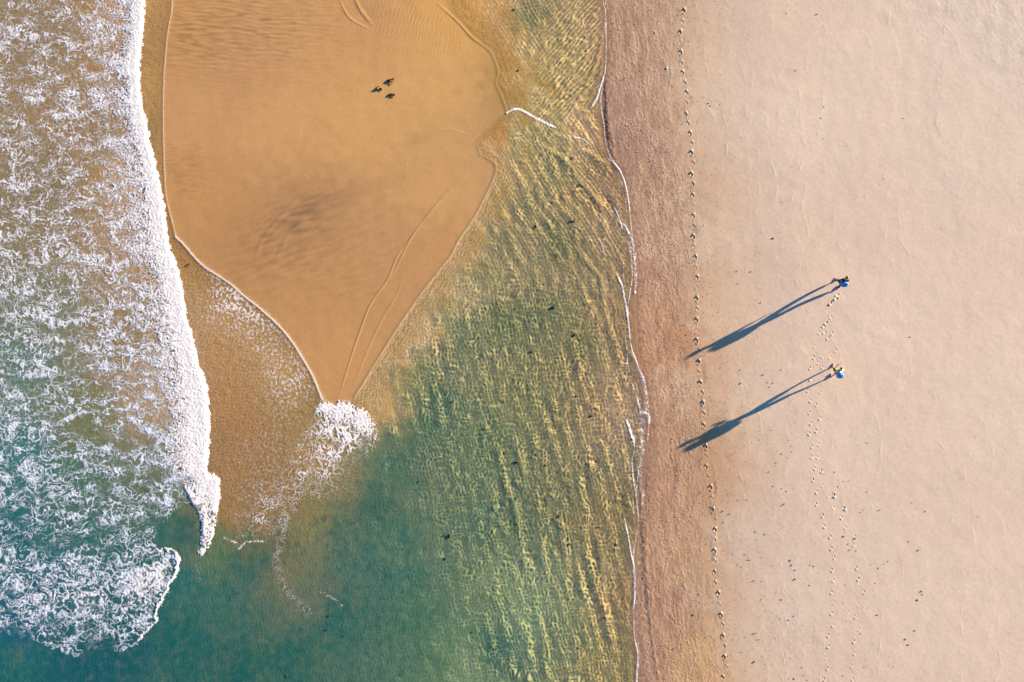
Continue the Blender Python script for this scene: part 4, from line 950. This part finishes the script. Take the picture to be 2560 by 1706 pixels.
big = [(1431,554,8,2.2,170,1,kelp2,"biggest black weed clump in the upper lagoon"),
       (1339,566,5,1.8,60,2,kelp2,"round black weed clump west of the biggest one in the upper lagoon"),
       (1383,769,5,2.8,80,3,kelp2,"solid oval black weed clump alone in the middle of the lagoon"),
       (1290,773,6,1.3,170,4,kelp2,"flat dark weed clump on the sandbar side of the lagoon, above its deep green centre"),
       (1286,24,5,1.6,30,5,kelp2,"dark weed clump near the top edge in the upper channel"),
       (1297,175,4,1.2,90,6,kelp,"tiny brown weed scrap at the sandy edge of the upper channel"),
       (1126,1340,7,2.6,70,7,kelp2,"large dark weed clump over the green water south of the clashing foam"),
       (1110,1338,4,1.4,20,8,kelp2,"small dark weed scrap touching the west side of the large clump in green water"),
       (1113,1397,6,2.0,60,9,kelp2,"dark weed clump just below the large clump in green water"),
       (1292,1155,6,2.4,20,10,kelp2,"blackest weed clump in the rippled southern lagoon"),
       (1541,1361,5,1.2,0,11,kelp2,"dark weed scrap close beside the southern shore foam line"),
       (1339,1137,5,2.0,40,12,kelp,"reddish brown weed clump in the rippled southern lagoon"),
       (1365,1163,4,1.4,80,13,kelp,"brown weed scrap right of the reddish clump"),
       (1291,1245,4,1.6,80,14,kelp2,"dark weed clump directly south of the blackest clump"),
       (1397,1290,5,1.6,40,15,kelp2,"dark weed clump where two long ripple folds meet"),
       (1424,1360,5,1.8,10,16,kelp2,"dark weed clump at the foot of the dark ripple fold"),
       (1132,1004,6,1.4,160,17,kelp2,"dark arched weed scrap off the tip of the sandbar"),
       (1392,640,7,.9,100,18,kelp3,"thin olive weed stalk with a hooked end in the upper lagoon"),
       (1452,850,7,.9,150,19,kelp3,"long thin olive weed stalk beside the shore side ripples"),
       (1437,837,4,1.6,90,20,kelp2,"dark weed clump touching the long thin olive stalk"),
       (1265,1131,7,.9,140,21,kelp3,"thin olive weed stalk west of the blackest clump"),
       (1208,1141,6,.8,0,22,kelp3,"pale olive weed stalk furthest west in the rippled southern lagoon"),
       (1047,1204,4,1.3,120,23,kelp2,"small dark weed scrap on smooth green water right of the clashing foam"),
       (822,1540,5,1.2,0,24,kelp2,"dark weed scrap in murky green water below the sand plume"),
       (815,1575,6,.6,160,25,kelp2,"thin curved weed stalk in murky green water, left one of two"),
       (860,1590,5,.6,140,26,kelp2,"thin curved weed stalk in murky green water, right one of two"),
       (718,1690,8,.7,70,27,kelp2,"long thin weed stalk at the bottom edge in deep green water"),
       (1454,462,4,1.2,150,28,kelp3,"olive weed scrap by the curved dark fold of the upper lagoon"),
       (1430,395,4,1.4,60,29,kelp3,"olive weed scrap just south of the small crossing wave"),
       (1447,1619,5,1.0,60,30,kelp3,"olive weed stalk near the bottom of the rippled lagoon"),
       (1181,1580,4,1.0,170,31,kelp2,"dark weed scrap on the pale green band near the bottom edge"),
       (1479,1040,4,1.5,80,32,kelp2,"dark weed clump close to the shore, level with the widest shore foam"),
       (1442,990,4,1.2,20,33,kelp3,"olive weed scrap west of the widest shore foam"),
       (1330,880,4,1.3,60,34,kelp2,"small dark weed scrap south west of the solid oval clump"),
       (1498,1318,4,1.3,0,35,kelp2,"dark weed scrap left of where the shore foam line starts again")]
for a in big: drift(*a)

# stones and scraps on the dry sand
def scrap_mesh(seed):
    r = random.Random(seed); bm = bmesh.new(); bmesh.ops.create_icosphere(bm, subdivisions=2, radius=1)
    a, b, c = r.uniform(.05, .085), r.uniform(.028, .045), r.uniform(.025, .05)
    for v in bm.verts:
        n = 1 + .35 * math.sin(5 * v.co.x + seed) * math.cos(4 * v.co.y + 2 * seed) + .15 * (r.random() - .5)
        v.co = Vector((v.co.x * a * n, v.co.y * b * n, v.co.z * c * n + c * .4))
    for f in bm.faces: f.smooth = True
    frond_mesh(bm, [(a * .3, 0), (a * 1.1, b * .8), (a * 1.7, b * r.uniform(-1, 2))], .010, .6, seed)
    me = bpy.data.meshes.new("sand_scrap"); bm.to_mesh(me); bm.free(); return me
scrap_mats = [plain("dark_scrap", (.045, .035, .035), .8, .4, 40), plain("brown_scrap", (.13, .055, .035), .8, .4, 40), plain("grey_scrap", (.07, .08, .09), .8, .4, 40)]
scraps = []
for k in range(9):
    me = scrap_mesh(k); me.materials.append(scrap_mats[k % 3]); scraps.append(me)
spots = [(1901,758,1.2),(1877,680,1.1),(2274,843,1.3),(1788,640,.8),(1842,679,1.1),(1845,710,.9),(1851,959,1.3),(1908,937,1.4),(1951,925,1.2),(1923,968,1.1),(1932,958,1.1),(1918,957,1.0),(1800,920,1.1),(1850,925,1.2),(1933,1215,1.1),(2168,1108,.9),(1978,1115,1.0),(1953,1135,1.1),(2041,37,1.3),(1990,177,1.2),(2059,268,1.1),(2052,296,1.1),(2258,296,1.0),(1933,596,1.4),(1966,35,.8),(2209,448,.8),(2116,366,.8),(2042,336,.8),(2060,346,.8),(2160,491,.8),(2353,573,.7),(2086,1180,1.0),(1807,1278,1.3),(1823,1285,1.3),(1845,1251,1.2),(1775,1267,1.3),(1888,1330,1.2),(1913,1335,1.2),(1861,1387,1.3),(1875,1400,1.1),(1930,1414,1.1),(1979,1413,1.1),(1987,1448,1.6),(1885,1452,1.6),(1954,1499,1.3),(1985,1540,1.2),(1885,1584,1.4),(1896,1599,1.3),(1890,1583,1.1),(1950,1547,1.1),(1971,1550,1.1),(1975,1401,1.2),(1988,1425,1.2),(2023,1463,1.3),(2034,1415,1.1),(1685,1622,1.3),(1733,1537,1.5),(1885,1655,1.8),(2109,1341,1.5),(2124,1375,1.2),(2138,1346,1.4),(2120,1360,1.2),(2150,1281,1.0),(2167,1230,1.0),(2199,1275,1.3),(2195,1420,1.1),(2271,1354,1.2),(2295,1375,1.4),(2303,1478,1.3),(2293,1500,1.3),(2193,1537,1.3),(2270,1612,1.5),(2263,1598,1.3),(2287,1576,1.2),(2210,1410,1.0),(2187,1458,1.0),(1955,1264,1.2),(1960,1260,1.1),(1953,1222,1.0),(1966,1228,1.0),(2121,1203,.9),(1985,1697,1.2),(2006,1668,1.2),(2106,1690,1.0),(2160,1668,.9),(2221,1663,.9),(1868,1250,.9),(1870,1400,1.0)]
r = random.Random(77)
def near_foot(u, v): return any(abs(u - f[0]) < 6 and abs(v - f[1]) < 8 for f in FOOT)
while len(spots) < 160:
    z = r.random()
    if z < .34: u, v = r.gauss(1765, 28), r.uniform(120, 1700)
    elif z < .62: u, v = r.gauss(1985, 60), r.uniform(1050, 1700)
    elif z < .78: u, v = r.gauss(1900, 60), r.uniform(1350, 1700)
    elif z < .9: u, v = r.gauss(2200, 50), r.uniform(1180, 1700)
    else: u, v = r.uniform(1780, 2500), r.uniform(60, 1700)
    if u < 1700 or u > 2555 or v < 3 or v > 1703 or near_foot(u, v): continue
    spots.append((u, v, r.uniform(.55, 1.1)))
ORD = "first second third fourth fifth sixth seventh eighth ninth tenth eleventh twelfth thirteenth fourteenth fifteenth sixteenth seventeenth eighteenth nineteenth twentieth".split()
def zone(u, v):
    c = "on the left footprint trail" if u < 1790 else "just right of the left trail" if u < 1890 else "between the footprint trails" if u < 2020 else "among the right footprints" if u < 2150 else "right of all footprints"
    w = "above the walkers" if v < 680 else "level with the walkers" if v < 1150 else "below the walkers" if v < 1430 else "near the bottom edge"
    return c + " " + w
seen = {}
for k, (u, v, sc) in sorted(enumerate(spots), key=lambda q: q[1][1]):
    o = bpy.data.objects.new("sand_scrap", scraps[k % 9]); COL.objects.link(o)
    o.location = W(u, v, ground_z(u, v) - .004); o.rotation_euler = (0, 0, math.radians(25) + r.gauss(0, .8)); o.scale = (sc * .58, sc * .58, sc * .45)
    key = (("dark", "brown", "grey")[k % 9 % 3], zone(u, v)); n = seen.get(key, 0); seen[key] = n + 1
    tag(o, "%s scrap %s, %s from the top" % (key[0], key[1], ORD[min(n, 19)]), "beach debris", "dark scraps scattered on the dry sand")

# litter: a crumpled pale scrap by the footprints
bm = bmesh.new(); bmesh.ops.create_icosphere(bm, subdivisions=2, radius=1)
for v in bm.verts: v.co = Vector((v.co.x * .05, v.co.y * .08, v.co.z * .02 + .015)) * (1 + .35 * (r.random() - .5))
me = bpy.data.meshes.new("litter"); bm.to_mesh(me); bm.free()
o = obj("litter", me, plain("pale_plastic", (.62, .72, .84), .4, .2, 30)); o.location = W(1668, 171, ground_z(1668, 171)); tag(o, "crumpled pale bluish white scrap of litter on the gravel near the footprints", "litter")

# the countless small grit of the swash zone: stones of a few centimetres, one object
def grit_field(name, label, n, draw, size, mats, seed):
    r = np.random.default_rng(seed); bmv = []
    base = np.array([(1, 0, 0), (.2, 1, 0), (-1, .1, 0), (-.1, -1, 0), (.1, 0, .9), (0, .1, -.5)], float)
    fc = np.array([(0, 1, 4), (1, 2, 4), (2, 3, 4), (3, 0, 4), (1, 0, 5), (2, 1, 5), (3, 2, 5), (0, 3, 5)])
    p = draw(r, n); n = len(p)
    z = bil(gz, (p[:, 0] - U0) / STEP, (p[:, 1] - V0) / STEP) if False else np.array([0.])
    gi = (p[:, 0] - U0) / STEP; gj = (p[:, 1] - V0) / STEP
    z = bil(gz, gi[None], gj[None])[0]
    a = r.normal(.4, .9, n); s = r.uniform(*size, n); el = r.uniform(.4, .75, n)
    q = np.repeat(base[None], n, 0) * (1 + .3 * r.normal(0, 1, (n, 6, 1)).clip(-1.5, 1.5))
    x = q[..., 0] * s[:, None]; y = q[..., 1] * (s * el)[:, None]; zz_ = q[..., 2] * (s * .6)[:, None]
    ca, sa = np.cos(a)[:, None], np.sin(a)[:, None]
    co = np.stack([x * ca - y * sa + ((p[:, 0] - 1280) * S)[:, None], x * sa + y * ca + ((853 - p[:, 1]) * S)[:, None], zz_ + z[:, None]], -1).reshape(-1, 3)
    F = (fc[None] + (np.arange(n) * 6)[:, None, None]).reshape(-1, 3)
    me = bpy.data.meshes.new(name); me.from_pydata(co.tolist(), [], F.tolist())
    for m in mats: me.materials.append(m)
    mi = np.repeat(r.integers(0, len(mats), n), 8).astype(np.int32); me.polygons.foreach_set("material_index", mi)
    o = obj(name, me); tag(o, label, "beach grit", kind='stuff'); return o
shx = np.array([p[0] for p in SHORE]); shy = np.array([p[1] for p in SHORE])
def draw_gravel(r, n):
    v = r.uniform(-60, 1770, n); u = np.interp(v, shx, shy) + r.gamma(3.2, 34, n)
    nz = bil(NZ, (u[None] - U0) / STEP, (v[None] - V0) / STEP)[0]
    k = (nz + r.normal(0, .5, n) > .1) & (u < 2000)
    return np.stack([u[k], v[k]], -1)
NZ = fft_noise(401, 40, bw=.5, ax=4, ang=85)
def draw_dry(r, n):
    v = r.uniform(-60, 1770, n); u = 1700 + r.gamma(1.6, 150, n)
    nz = bil(NZ2, (u[None] - U0) / STEP, (v[None] - V0) / STEP)[0]
    k = (nz + .9 * (v - 900) / 800 + r.normal(0, .4, n) > .75) & (u < 2700)
    return np.stack([u[k], v[k]], -1)
NZ2 = fft_noise(402, 60, bw=.5, ax=3, ang=82)
gm = [plain("grit_orange", (.42, .22, .10), .9), plain("grit_rust", (.22, .10, .06), .9), plain("grit_pale", (.55, .42, .30), .9), plain("grit_grey", (.11, .10, .10), .9)]
grit_field("gravel", "coarse orange and brown shell grit strewn along the damp strip above the waterline", 30000, draw_gravel, (.012, .030), gm, 5)
grit_field("fine_debris", "specks of dark weed crumbs peppered in loose bands over the dry sand", 3000, draw_dry, (.013, .030), [gm[1], gm[3], scrap_mats[1]], 6)
